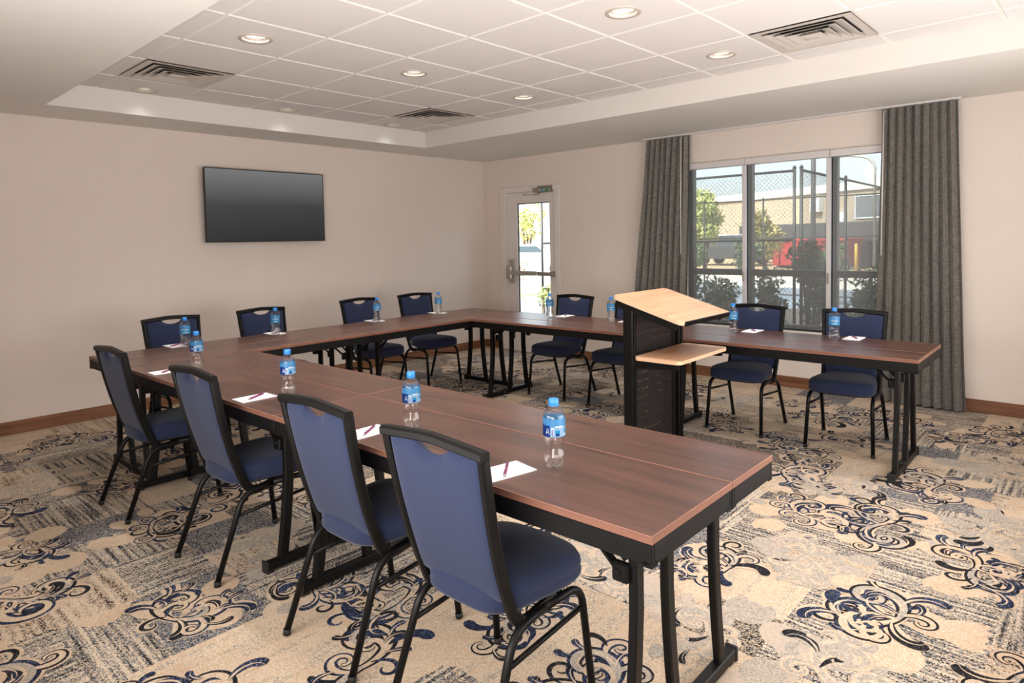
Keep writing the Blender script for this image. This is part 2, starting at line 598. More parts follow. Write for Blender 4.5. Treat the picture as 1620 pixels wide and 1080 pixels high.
RECT = lambda w, h, c=0.2: [(-w / 2, -h / 2 + h * c), (-w / 2 + w * c, -h / 2), (w / 2 - w * c, -h / 2), (w / 2, -h / 2 + h * c), (w / 2, h / 2 - h * c), (w / 2 - w * c, h / 2), (-w / 2 + w * c, h / 2), (-w / 2, h / 2 - h * c)]

def thing(name, label, cat, loc=(0, 0, 0), rz=0.0, group=None):
    o = bpy.data.objects.new(name, None)
    o.empty_display_size = 0.1
    C.objects.link(o)
    o.location = loc
    o.rotation_euler = (0, 0, rz)
    o['label'] = label
    o['category'] = cat
    if group: o['group'] = group
    return o

def tag(o, label=None, cat=None, group=None, kind=None):
    if label: o['label'] = label
    if cat: o['category'] = cat
    if group: o['group'] = group
    if kind: o['kind'] = kind
    return o

def struct(o):
    o['kind'] = 'structure'
    return o

def copy_tree(o, parent=None):
    c = o.copy()
    C.objects.link(c)
    if parent: c.parent = parent
    for ch in list(o.children):
        copy_tree(ch, c)
    return c

# table frame: the U of tables stands about one degree off the walls
AX, AY, PHI = 2.049, -2.242, 0.0173
H_TAB = 0.747
def T(x, y, z=0.0):
    return (AX + math.cos(PHI) * x - math.sin(PHI) * y, AY + math.sin(PHI) * x + math.cos(PHI) * y, z)

# ------------------------------------------------------------------ room shell
XR, YN = 7.05, -6.80          # right wall, wall behind the camera
H_SOF, H_CEIL = 2.543, 2.723
TX0, TX1, TY0, TY1 = 0.58, 6.44, -5.14, -1.50    # ceiling tray opening
WT = 0.22

b = MB().box((-WT, YN - WT, -0.1), (0, WT, 3.0))
struct(b.build('wall_left', M['wall']))
b = MB().box((XR, YN - WT, -0.1), (XR + WT, WT, 3.0))
struct(b.build('wall_right', M['wall']))
b = MB().box((0, YN - WT, -0.1), (XR, YN, 3.0))
struct(b.build('wall_front', M['wall']))
DX0, DX1, DZ = 0.40, 1.27, 2.105
WX0, WX1, WZ0, WZ1 = 3.05, 5.02, 0.545, 2.24
b = MB()
b.box((0, 0, -0.1), (DX0, WT, 3.0)); b.box((DX0, 0, DZ), (DX1, WT, 3.0)); b.box((DX1, 0, -0.1), (WX0, WT, 3.0))
b.box((WX0, 0, -0.1), (WX1, WT, WZ0)); b.box((WX0, 0, WZ1), (WX1, WT, 3.0)); b.box((WX1, 0, -0.1), (XR, WT, 3.0))
wall_back = struct(b.build('wall_back', M['wall']))
b = MB().box((-WT - .3, YN - WT - .3, 3.0), (XR + WT + .3, WT + .25, 3.35))
struct(b.build('roof', M['soffit']))

# floor: carpet laid out as a patchwork of woven rectangles
def guillotine(x0, y0, x1, y1, out, depth=0):
    w, h = x1 - x0, y1 - y0
    big = max(w, h)
    if (big < 0.95 and (random.random() < 0.35 or w * h < 0.14)) or big < 0.34:
        out.append((x0, y0, x1, y1))
        return
    if w * random.uniform(.6, 1.5) > h:
        m = x0 + w * random.uniform(0.32, 0.68)
        guillotine(x0, y0, m, y1, out, depth + 1); guillotine(m, y0, x1, y1, out, depth + 1)
    else:
        m = y0 + h * random.uniform(0.32, 0.68)
        guillotine(x0, y0, x1, m, out, depth + 1); guillotine(x0, m, x1, y1, out, depth + 1)

patches = []
guillotine(0, YN, XR, 0, patches)
fb = MB()
last = None
for (x0, y0, x1, y1) in patches:
    k = random.choices(range(7), weights=[13, 10, 22, 22, 9, 8, 16])[0]
    fb.use(k).poly([(x0, y0, 0), (x1, y0, 0), (x1, y1, 0), (x0, y1, 0)])
fb.use(0).poly([(0, YN, -0.1), (0, 0, -0.1), (XR, 0, -0.1), (XR, YN, -0.1)])
floor = struct(fb.build('floor', FLOOR_MATS))

# woven scrolls: tapering spiral strokes of cut pile, laid a hair above the ground weave
rng = random.Random(21)
class Scrolls:
    def __init__(s):
        s.b = MB()
        s.k = 0
    def lift(s, z):
        s.k += 1
        return z + 4e-6 * (s.k % 80)
    def stroke(s, p, th, length, k0, k1, w, z, mi, n=22, wp=None, power=1.4):
        """spiral stroke; curvature grows from k0 to k1; returns centre line"""
        x, y = p
        z = s.lift(z)
        ds = length / n
        pts = []
        for i in range(n + 1):
            t = i / n
            pts.append((x, y, th))
            k = k0 + (k1 - k0) * t ** power
            th += k * ds
            x += math.cos(th) * ds
            y += math.sin(th) * ds
        s.b.use(mi)
        L, Rr = [], []
        for i, (px, py, a) in enumerate(pts):
            t = i / n
            ww = w * (wp(t) if wp else math.sin(PI * min(1, max(0, t * .96 + .02))) ** .7)
            nx, ny = -math.sin(a), math.cos(a)
            L.append(s.b.vert((px + nx * ww, py + ny * ww, z)))
            Rr.append(s.b.vert((px - nx * ww, py - ny * ww, z)))
        for i in range(n):
            s.b.face((Rr[i], Rr[i + 1], L[i + 1], L[i]))
        return pts
    def disc(s, p, r, z, mi, n=14, e=1.0, rot=0.0):
        s.b.use(mi)
        z = s.lift(z)
        pts = []
        for k in range(n):
            a = 2 * PI * k / n
            u, v = r * math.cos(a), r * e * math.sin(a)
            pts.append((p[0] + u * math.cos(rot) - v * math.sin(rot), p[1] + u * math.sin(rot) + v * math.cos(rot), z))
        # filled as rings of small pieces so that a motif can be cut along a patch edge
        prev = [s.b.vert((p[0] + (q[0] - p[0]) * .02, p[1] + (q[1] - p[1]) * .02, z)) for q in pts]
        for t in (.35, .7, 1.0):
            ring = [s.b.vert((p[0] + (q[0] - p[0]) * t, p[1] + (q[1] - p[1]) * t, z)) for q in pts]
            for k in range(n):
                s.b.face((prev[k], ring[k], ring[(k + 1) % n], prev[(k + 1) % n]))
            prev = ring
    def cut(s, f0, x0, y0, x1, y1):
        """drop the pieces of the newest motif that fall outside its woven patch"""
        keep = []
        b = s.b
        for i in range(f0, len(b.f)):
            c = [b.v[q] for q in b.f[i]]
            cx, cy = sum(q[0] for q in c) / len(c), sum(q[1] for q in c) / len(c)
            if x0 < cx < x1 and y0 < cy < y1:
                keep.append(i)
        b.f[f0:] = [b.f[i] for i in keep]; b.mi[f0:] = [b.mi[i] for i in keep]; b.sm[f0:] = [b.sm[i] for i in keep]

SCR = Scrolls()
Z = [0.0003, 0.0009, 0.0013, 0.0017, 0.0021, 0.0025]
CREAM, PEACH, NAVY, BLACKP, GREYP, TAUPE = range(6)
ball = lambda t: (0.25 + 0.75 * math.sin(PI * min(1, t * 1.02)) ** .8)
comma = lambda t: (t ** 0.6) * (1.0 if t < .75 else max(0.0, 1 - ((t - .75) / .25) ** 2) ** .5)
taper = lambda t: max(0.02, (1 - t) ** .8 * min(1, .3 + 3 * t))

def motif(cx, cy, size, faded, zo=0.0):
    rot = rng.uniform(0, 2 * PI)
    f0 = len(SCR.b.f)
    z = [q + zo for q in Z]
    back = [GREYP, TAUPE] if faded else [CREAM, PEACH]
    full = lambda t: min(1.0, .45 + 2.0 * t) * (1.0 - .62 * max(0.0, (t - .35) / .65)) * (1.0 if t < .96 else (max(0.0, 1 - ((t - .96) / .04) ** 2)) ** .5)
    # clouded ground lobes with speckled hearts
    for _ in range(rng.randint(4, 7)):
        a = rng.uniform(0, 2 * PI)
        d = size * rng.uniform(.35, .95)
        q = (cx + d * math.cos(a), cy + d * math.sin(a))
        rr = size * rng.uniform(.20, .34)
        SCR.disc(q, rr, z[0], rng.choice(back), 18, rng.uniform(.6, 1), a)
        if rng.random() < .15:
            SCR.disc((q[0] + rr * .1, q[1]), rr * .5, z[0] + .00034, GREYP if not faded else CREAM, 14, .8, a)
    def outlined(p, th, L, k0, k1, w, n=30):
        """cream ribbon with a dark line along each side, curling into a spiral"""
        SCR.stroke(p, th, L, k0, k1, w * 1.35, z[1], back[0] if not faded else TAUPE, n, full, 1.15)
        SCR.stroke(p, th, L, k0, k1, w, z[2], (BLACKP if rng.random() < .6 else NAVY) if not faded else CREAM, n, full, 1.15)
        return SCR.stroke(p, th, L * .99, k0, k1, w * .52, z[3], rng.choice((CREAM, PEACH, CREAM, GREYP)) if not faded else GREYP, n, full, 1.15)
    def leaf(p, th, L, k0, k1, w, n=22):
        """fat comma of dark pile on a cream rim, with a cream hook curling inside"""
        SCR.stroke(p, th, L, k0, k1, w * 1.3, z[1], back[0], n, ball, 1.4)
        SCR.stroke(p, th, L * .97, k0, k1, w, z[3], rng.choice((NAVY, NAVY, NAVY, BLACKP)) if not faded else rng.choice((GREYP, GREYP, TAUPE, GREYP, BLACKP)), n, comma, 1.4)
        if rng.random() < .7:
            SCR.stroke(p, th, L * .95, k0, k1 * 1.12, w * .24, z[4], back[0], n, taper, 1.4)
    def line(p, th, L, k0, k1, w, n=26):
        SCR.stroke(p, th, L, k0, k1, w * 2.4, z[1], back[0], n, ball, 1.2)
        SCR.stroke(p, th, L, k0, k1, w, z[3], (rng.choice((BLACKP, NAVY)) if not faded else CREAM), n, ball, 1.2)
    ends = [(rot, 1), (rot + PI + rng.uniform(-.3, .3), rng.choice((1, -1)))]
    if rng.random() < .6:
        ends.append((rot + PI * .5 + rng.uniform(-.3, .3), rng.choice((1, -1))))
    for (a, sg) in ends:
        L = size * rng.uniform(1.35, 1.75)
        pts = outlined((cx, cy), a, L, sg * 1.2 / size, sg * rng.uniform(9, 10.5) / size, size * .095, 36)
        side = sg
        for i in (2, 5, 8, 11, 15, 19):
            px, py, th = pts[i]
            side = -side
            l2 = size * rng.uniform(.55, .85) * (1 - .012 * i)
            k_ = side / size
            t0 = th + side * rng.uniform(.2, .6)
            r_ = rng.random()
            if r_ < .42:
                leaf((px, py), t0, l2 * .8, k_ * 1.5, k_ * rng.uniform(8, 10), size * .088)
            elif r_ < .78:
                p2 = outlined((px, py), t0, l2, k_ * 3, k_ * rng.uniform(15, 18), size * .066, 26)
                if rng.random() < .6:
                    qx, qy, qt = p2[6]
                    leaf((qx, qy), qt - side * .6, l2 * .5, -k_ * 2, -k_ * 12, size * .05, 14)
            else:
                line((px, py), t0, l2, k_ * 3, k_ * rng.uniform(15, 18), size * .026)
            if rng.random() < .5:
                leaf((px, py), th - side * rng.uniform(.4, 1.0), size * rng.uniform(.24, .38), 0, -k_ * 10, size * .046, 12)
    ex, ey = size * rng.uniform(.85, 1.25), size * rng.uniform(.85, 1.25)
    ox_, oy_ = size * rng.uniform(-.25, .25), size * rng.uniform(-.25, .25)
    SCR.cut(f0, max(.02, cx + ox_ - ex), max(YN + .02, cy + oy_ - ey), min(XR - .02, cx + ox_ + ex), min(-.02, cy + oy_ + ey))

DARK = [(5.28,-2.94),(5.62,-2.81),(5.81,-2.97),(6.05,-3.03),(5.23,-3.73),(5.89,-3.68),(6.17,-3.55),(6.27,-3.79),(3.75,-5.52),(2.56,-5.76),(3.08,-5.92),(2.77,-5.26),(2.71,-4.94),(4.00,-5.03),(4.58,-5.19),(4.35,-4.83),(4.44,-3.85),(0.74,-5.45),(0.60,-4.94),(1.92,-5.71),(0.35,-5.23),(2.60,-4.59),(1.64,-4.58),(5.63,-0.87),(5.80,-0.59),(5.72,-2.06),(5.91,-1.84),(5.56,-2.60),(4.73,-1.79),(4.32,-1.54),(5.02,-1.99),(4.81,-1.00),(3.99,-1.28),(2.68,-2.04),(1.30,-1.95),(2.60,-1.48),(1.66,-1.07),(5.35,-0.89),(1.95,-5.06),(3.28,-1.84),(1.92,-2.01),(4.96,-2.35),(5.04,-1.34)]
FADED = [(5.44,-3.40),(5.94,-3.16),(5.78,-4.19),(5.39,-4.22),(3.45,-4.97),(3.82,-5.80),(3.60,-5.31),(1.51,-5.49),(1.59,-5.24),(5.98,-1.43),(5.73,-1.49),(0.71,-0.82),(5.37,-4.48),(2.00,-2.57),(4.87,-4.04),(1.18,-4.68),(6.03,-2.56),(5.31,-2.40)]
def clampp(x, y, s):
    return min(max(x, s * 1.55), XR - s * 1.55), min(max(y, YN + s * 1.55), -s * 1.55)
def thin_out(pts, d, kept):
    out = []
    for p in pts:
        if all((p[0] - q[0]) ** 2 + (p[1] - q[1]) ** 2 > d * d for q in kept + out):
            out.append(p)
    return out
DARK = thin_out(DARK, .31, [])
FADED = thin_out(FADED, .31, DARK)
seq = 0
for (x, y) in FADED:
    s_ = rng.uniform(.30, .37)
    motif(*clampp(x, y, s_), s_, True, 0.00002 * (seq % 12)); seq += 1
for (x, y) in DARK:
    s_ = rng.uniform(.29, .39)
    motif(*clampp(x, y, s_), s_, False, 0.0002 + 0.00002 * (seq % 12)); seq += 1
taken = DARK + FADED
tries = 0
while tries < 900:
    tries += 1
    x, y = rng.uniform(.3, XR - .3), rng.uniform(YN + .3, -.3)
    if min((x - p[0]) ** 2 + (y - p[1]) ** 2 for p in taken) < .255:
        continue
    taken.append((x, y))
    s_ = rng.uniform(.29, .39)
    fd = rng.random() < .30
    motif(*clampp(x, y, s_), s_, fd, (0 if fd else .0002) + 0.00002 * (seq % 12)); seq += 1
sc_o = SCR.b.build('carpet_scroll', [M['pile_cream'], M['pile_peach'], M['pile_navy'], M['pile_black'], M['pile_grey'], M['pile_taupe']], floor)
sc_o['kind'] = 'stuff'

# ceiling: soffit ring, tray sides, grid bars and tiles
b = MB()
for (x0, y0, x1, y1) in ((0, YN, XR, TY0), (0, TY1, XR, 0), (0, TY0, TX0, TY1), (TX1, TY0, XR, TY1)):
    b.box((x0, y0, H_SOF), (x1, y1, H_CEIL + .05))
b.box((TX0, TY0, H_CEIL + .03), (TX1, TY1, H_CEIL + .06))
ceiling = struct(b.build('ceiling', M['soffit']))
GX = [3.515 + .61 * k for k in range(-4, 5)]
GY = [-3.586 + .61 * k for k in range(-2, 4)]
b = MB()
for gx in GX:
    b.box((gx - .012, TY0, H_CEIL + .004), (gx + .012, TY1, H_CEIL + .012))
for gy in GY:
    b.box((TX0, gy - .012, H_CEIL + .0035), (TX1, gy + .012, H_CEIL + .0115))
for (x0, y0, x1, y1) in ((TX0, TY0, TX0 + .018, TY1), (TX1 - .018, TY0, TX1, TY1), (TX0, TY0, TX1, TY0 + .018), (TX0, TY1 - .018, TX1, TY1)):
    b.box((x0, y0, H_CEIL + .002), (x1, y1, H_CEIL + .010))
b.build('ceiling_grid', M['tbar'], ceiling)
VENTS = [(1.38, -4.501), (1.38, -2.061), (5.04, -2.061)]
LIGHTS = [(x, y) for x in (.735, 2.60, 4.43, 6.18) for y in (-4.501, -3.281, -2.061)]
xs = [TX0] + GX + [TX1]
ys = [TY0] + GY + [TY1]
tile_mesh = {}
for i in range(len(xs) - 1):
    for j in range(len(ys) - 1):
        x0, x1, y0, y1 = xs[i], xs[i + 1], ys[j], ys[j + 1]
        cx, cy = (x0 + x1) / 2, (y0 + y1) / 2
        if any(abs(cx - vx) < .2 and abs(cy - vy) < .2 for vx, vy in VENTS):
            continue
        hole = [l for l in LIGHTS if x0 < l[0] < x1 and y0 < l[1] < y1]
        w, h = (x1 - x0) / 2 - .0065, (y1 - y0) / 2 - .0065
        key = (round(w, 3), round(h, 3), (round(hole[0][0] - cx, 3), round(hole[0][1] - cy, 3)) if hole else None)
        if key not in tile_mesh:
            t = MB()
            rev = .006
            if hole:
                ox, oy = key[2]
                n = 24
                ring = [(ox + .082 * math.cos(2 * PI * k / n + PI / 4), oy + .082 * math.sin(2 * PI * k / n + PI / 4)) for k in range(n)]
                cor = [(w - rev, h - rev), (-w + rev, h - rev), (-w + rev, -h + rev), (w - rev, -h + rev)]
                ri = [t.vert((p[0], p[1], -.004)) for p in ring]
                ru = [t.vert((p[0], p[1], .02)) for p in ring]
                ci = [t.vert((p[0], p[1], -.004)) for p in cor]
                q = n // 4
                for k in range(4):
                    for m_ in range(q):
                        a_, b_ = k * q + m_, (k * q + m_ + 1) % n
                        if m_ < q // 2:
                            t.face((ci[k], ri[b_], ri[a_]))
                        else:
                            t.face((ci[(k + 1) % 4], ri[b_], ri[a_]))
                    t.face((ci[k], ci[(k + 1) % 4], ri[(k * q + q // 2) % n])[::-1][::-1])
                for k in range(n):
                    t.face((ri[k], ri[(k + 1) % n], ru[(k + 1) % n], ru[k]))
                eo = [t.vert((p[0], p[1], .004)) for p in [(w, h), (-w, h), (-w, -h), (w, -h)]]
                for k in range(4):
                    t.face((ci[k], ci[(k + 1) % 4], eo[(k + 1) % 4], eo[k]))
            else:
                lo = [t.vert(p) for p in ((-w + rev, -h + rev, -.004), (w - rev, -h + rev, -.004), (w - rev, h - rev, -.004), (-w + rev, h - rev, -.004))]
                hi = [t.vert(p) for p in ((-w, -h, .004), (w, -h, .004), (w, h, .004), (-w, h, .004))]
                t.face(lo[::-1])
                t.face(hi)
                for k in range(4):
                    t.face((lo[k], lo[(k + 1) % 4], hi[(k + 1) % 4], hi[k]))
            tile_mesh[key] = t.build('ceiling_tile', M['tile'], ceiling, (cx, cy, H_CEIL))
        else:
            c = tile_mesh[key].copy()
            C.objects.link(c)
            c.location = (cx, cy, H_CEIL)

# baseboards
bh = .105
struct(MB().box((0, YN, 0), (.015, 0, bh), .003).build('baseboard_left', M['base_y']))
struct(MB().box((.015, -.015, 0), (.32, 0, bh), .003).build('baseboard_back', M['base']))
struct(MB().box((1.335, -.015, 0), (XR, 0, bh), .003).build('baseboard_back', M['base']))
struct(MB().box((XR - .015, YN, 0), (XR, -.015, bh), .003).build('baseboard_right', M['base_y']))
struct(MB().box((.015, YN, 0), (XR - .015, YN + .015, bh), .003).build('baseboard_front', M['base']))

# ------------------------------------------------------------------ door with glass
door = thing('door_1', 'white exit door with one tall glass pane in the corner', 'door', (0.835, 0, 0))
struct(door)
del door['category']
ox = .835
b = MB()
b.box((.32 - ox, -.018, 0), (.415 - ox, .0, 2.165), .004); b.box((1.255 - ox, -.018, 0), (1.335 - ox, .0, 2.165), .004)
b.box((.415 - ox, -.018, 2.09), (1.255 - ox, .0, 2.165), .004)
b.box((.40 - ox, 0, 0), (.42 - ox, .12, 2.105)); b.box((1.25 - ox, 0, 0), (1.27 - ox, .12, 2.105)); b.box((.42 - ox, 0, 2.085), (1.25 - ox, .12, 2.105))
b.build('door_frame', M['door_white'], door)
gx0, gx1, gz0, gz1 = .60, 1.155, .26, 1.945
b = MB()
b.box((.422 - ox, .012, .012), (gx0 - ox, .056, 2.083)); b.box((gx1 - ox, .012, .012), (1.248 - ox, .056, 2.083))
b.box((gx0 - ox, .012, .012), (gx1 - ox, .056, gz0)); b.box((gx0 - ox, .012, gz1), (gx1 - ox, .056, 2.083))
leaf = b.build('door_leaf', M['door_white'], door)
b = MB()
for (x0, z0, x1, z1) in ((gx0, gz0, gx0 + .012, gz1), (gx1 - .012, gz0, gx1, gz1), (gx0, gz0, gx1, gz0 + .012), (gx0, gz1 - .012, gx1, gz1)):
    b.box((x0 - ox, .028, z0), (x1 - ox, .042, z1))
b.build('glazing_bead', M['frame'], leaf)
MB().box((gx0 - ox + .002, .033, gz0 + .002), (gx1 - ox - .002, .037, gz1 - .002)).build('glass_pane', M['clear_glass'], leaf)
MB().box((.415 - ox, -.01, 0), (1.255 - ox, .12, .012), .003).build('threshold', M['alu'], door)
ex = bpy.data.objects.new('exit_device', None); C.objects.link(ex); ex.parent = door
MB().box((.455 - ox, -.008, .90), (.545 - ox, .012, 1.21), .003).build('mounting_plate', M['steel'], ex)
b = MB().box((.44 - ox, -.06, .955), (.535 - ox, -.006, 1.13), .012)
b.build('latch_case', M['steel'], ex)
b = MB().box((.535 - ox, -.075, 1.015), (1.00 - ox, -.03, 1.065), .006); b.box((.55 - ox, -.082, 1.028), (.98 - ox, -.07, 1.052), .003)
b.build('push_bar', M['steel'], ex)
b = MB().box((1.00 - ox, -.062, 1.008), (1.245 - ox, -.02, 1.058), .005); b.box((1.18 - ox, -.03, .998), (1.247 - ox, .012, 1.066), .004)
b.build('end_case', M['grey_metal'], ex)
cl = bpy.data.objects.new('door_closer', None); C.objects.link(cl); cl.parent = door
MB().box((.985 - ox, -.02, 2.062), (1.235 - ox, -.017, 2.15), .001).build('backing_plate', M['grey_metal'], cl)
b = MB().box((.95 - ox, -.075, 2.065), (1.07 - ox, -.02, 2.118), .006); b.box((1.07 - ox, -.068, 2.068), (1.225 - ox, -.02, 2.112), .006)
b.build('closer_body', M['grey_metal'], cl)
b = MB().box((1.085 - ox, -.0695, 2.076), (1.15 - ox, -.0675, 2.106))
b.use(1).box((1.097 - ox, -.0705, 2.080), (1.140 - ox, -.0692, 2.104)); b.use(2).box((1.165 - ox, -.0705, 2.072), (1.205 - ox, -.0675, 2.108))
b.build('sticker', [M['lab_white'], M['sticker_blue'], M['green']], cl)
b = MB().tube([(1.03 - ox, -.05, 2.066), (1.03 - ox, -.05, 2.035)], .012, 10)
b.sweep([(1.03 - ox, -.05, 2.036), (.74 - ox, -.012, 2.05)], RECT(.016, .006)); b.sweep([(.745 - ox, -.012, 2.05), (.72 - ox, .012, 2.06)], RECT(.014, .006))
b.build('closer_arm', M['grey_metal'], cl)

# ------------------------------------------------------------------ window: dark frame, glass, roller screens
win = thing('window_1', 'wide dark framed window of three bays above low sill', 'window', (4.03, .10, .545))
struct(win); del win['category']
wx = 4.03
def wb(x0, x1, y0, y1, z0, z1): return ((x0 - wx, y0 - .10, z0 - .545), (x1 - wx, y1 - .10, z1 - .545))
b = MB()
for (x0, x1) in ((WX0, WX0 + .05), (3.682, 3.742), (4.472, 4.545), (WX1 - .05, WX1)):
    b.box(*wb(x0, x1, .07, .15, WZ0, WZ1), .004)
for (z0, z1) in ((WZ0, WZ0 + .05), (1.066, 1.128), (WZ1 - .05, WZ1)):
    b.box(*wb(WX0 + .05, WX1 - .05, .075, .145, z0, z1), .003)
b.build('window_frame', M['frame'], win)
for (x0, x1) in ((WX0 + .05, 3.682), (3.742, 4.472), (4.545, WX1 - .05)):
    for (z0, z1) in ((WZ0 + .05, 1.066), (1.128, WZ1 - .05)):
        MB().box(*wb(x0 - .003, x1 + .003, .107, .112, z0 - .003, z1 + .003)).build('glass_pane', M['glass'], win)
MB().box(*wb(WX0, WX1, -.012, .07, WZ0 - .02, WZ0 + .004), .003).build('window_sill', M['soffit'], win)

shade_lab = ['left roller screen with white cassette beside the left curtain', 'middle roller screen between the two white side channels', 'right roller screen with white cassette beside the right curtain']
for i, (x0, x1) in enumerate(((3.056, 3.708), (3.710, 4.510), (4.512, 5.012))):
    sh = thing('roller_shade', shade_lab[i], 'window shade', ((x0 + x1) / 2, 0, 2.18), 0, 'roller screens in the window')
    hw = (x1 - x0) / 2
    MB().box((-hw + .001, -.035, -.008), (hw - .001, .045, .056), .004).build('cassette', M['alu'], sh)
    MB().box((-hw + .012, .0185, -1.615), (hw - .012, .0195, -.006)).build('screen_cloth', M['screen'], sh)
    MB().box((-hw + .012, .013, -1.63), (hw - .012, .025, -1.612), .003).build('bottom_bar', M['frame'], sh)
    if i < 2:
        b = MB().box((hw - .040, .004, -1.63), (hw - .001, .036, -.009), .003)
        b.build('side_channel', M['alu'], sh)
        b = MB().box((hw - .028, -.012, -1.17), (hw - .012, .004, -1.07), .004); b.box((hw - .034, -.016, -1.13), (hw - .016, -.011, -1.10), .003)
        b.build('cord_cleat', M['steel'], sh)

# ------------------------------------------------------------------ curtains and track
trk = MB().box((2.60, -.125, 2.527), (5.53, -.075, 2.543), .002)
tag(trk.build('curtain_track', M['alu']), 'slim white curtain track under the soffit above the window', 'curtain track')

def curtain(name, label, top, bot, z0, folds, seed, lean=0.0):
    rr = random.Random(seed)
    ph = [rr.uniform(-.35, .35) for _ in range(folds + 2)]
    o = thing(name, label, 'curtain', ((top[0] + top[1]) / 2, -.10, z0))
    cx = (top[0] + top[1]) / 2
    n, nv = folds * 14, 26
    def pos(u, v, off):
        e = v ** .8
        x0 = bot[0] + (top[0] - bot[0]) * e
        x1 = bot[1] + (top[1] - bot[1]) * e
        a = u * folds
        k = int(min(folds - 1, a))
        wob = ph[k] * (1 - (a - k)) + ph[k + 1] * (a - k)
        d = math.sin(2 * PI * a + wob * (1 - v) * 2)
        amp = .036 + .012 * (1 - v) + .006 * math.sin(5 * v + k)
        x = x0 + (x1 - x0) * (u + .10 / folds * math.sin(4 * PI * a + wob) + .02 * wob * (1 - v))
        y = -amp * d * (1 if v < .985 else .8) + .006 * math.sin(9 * v + 2 * k)
        return (x - cx, y + off, (2.527 - z0) * v)
    b = MB()
    b.grid(lambda u, v: pos(u, v, -.0012), n, nv)
    b.grid(lambda u, v: pos(u, v, .0012), n, nv, flip=True)
    c = b.build('curtain_cloth', M['curtain'], o)
    hb = MB()
    hb.grid(lambda u, v: tuple(Vector(pos(u, .962 + .038 * v, -.0016))), n, 2)
    hb.build('heading_tape', M['curtain'], c)
    return o, cx
cL, cxl = curtain('window_curtain', 'grey woven curtain left of the window, behind the lectern', (2.64, 3.155), (2.36, 3.08), .012, 8, 3)
cR, cxr = curtain('window_curtain', 'grey woven curtain at right end of the window, hanging to the carpet', (4.955, 5.50), (4.90, 5.585), .012, 9, 5)
for (o, cx, x, zt, zb) in ((cL, cxl, 3.095, 2.50, 1.29), (cR, cxr, 4.985, 2.49, 1.28)):
    b = MB().tube([(x - cx, -.075, zt - .012), (x - cx - .012, -.075, zb - .012)], .0055, 8)
    b.tube([(x - cx, -.02, zt - .005), (x - cx, -.075, zt - .004), (x - cx, -.075, zt - .02)], .003, 6)
    b.build('draw_wand', M['alu'], o)

# ------------------------------------------------------------------ television
tv = thing('television', 'black flat television mounted on the long bare wall', 'television', (0, -3.178, 1.858))
hw, hh = .632, .358
MB().box((.062, -hw, -hh), (.098, hw, hh), .006).build('housing', M['tv_black'], tv)
b = MB()
for (y0, z0, y1, z1) in ((-hw, -hh, -hw + .008, hh), (hw - .008, -hh, hw, hh), (-hw, hh - .008, hw, hh), (-hw, -hh, hw, -hh + .012)):
    b.box((.096, y0, z0), (.102, y1, z1), .001)
b.build('bezel', M['tv_black'], tv)
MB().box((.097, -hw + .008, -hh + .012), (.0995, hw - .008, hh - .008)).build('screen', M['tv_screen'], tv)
b = MB().box((.002, -.30, -.20), (.02, .30, .20)); b.box((.02, -.22, -.18), (.063, -.17, .18)); b.box((.02, .17, -.18), (.063, .22, .18))
b.build('wall_bracket', M['black'], tv)

# ------------------------------------------------------------------ ceiling fittings
row = {-4.501: 'near', -3.281: 'middle', -2.061: 'window-side'}
col = {.735: 'nearest the television wall', 2.60: 'second out from the television wall', 4.43: 'third out from the television wall', 6.18: 'farthest from the television wall'}
proto = None
for (x, y) in LIGHTS:
    lab = 'round recessed downlight in the %s row, %s' % (row[y], col[x])
    if proto is None:
        o = thing('ceiling_downlight', lab, 'ceiling light', (x, y, H_CEIL), 0, 'recessed downlights in the ceiling tray')
        b = MB()
        prof = [(.100, -.004), (.098, -.010), (.080, -.009), (.072, .004), (.066, .016)]
        b.lathe(prof, 32, False, False)
        b.build('trim_ring', M['trimring'], o)
        b = MB(); b.lathe([(.066, .016), (.045, .019), (.001, .020)], 32, False, True)
        b.build('lens', M['lens'], o)
        proto = o
    else:
        o = copy_tree(proto)
        o.location = (x, y, H_CEIL)
        o['label'] = lab
    lamp('downlight_lamp', 'AREA', (x, y, H_CEIL + .010), DOWNLIGHT * (.04 if x < 1 else .35 if x > 6 else .85 if x > 4 else 1.1), (1.0, .965, .925), (0, 0, 0), shape='DISK', size=.12, spread=R(130 if x > 1 else 95))

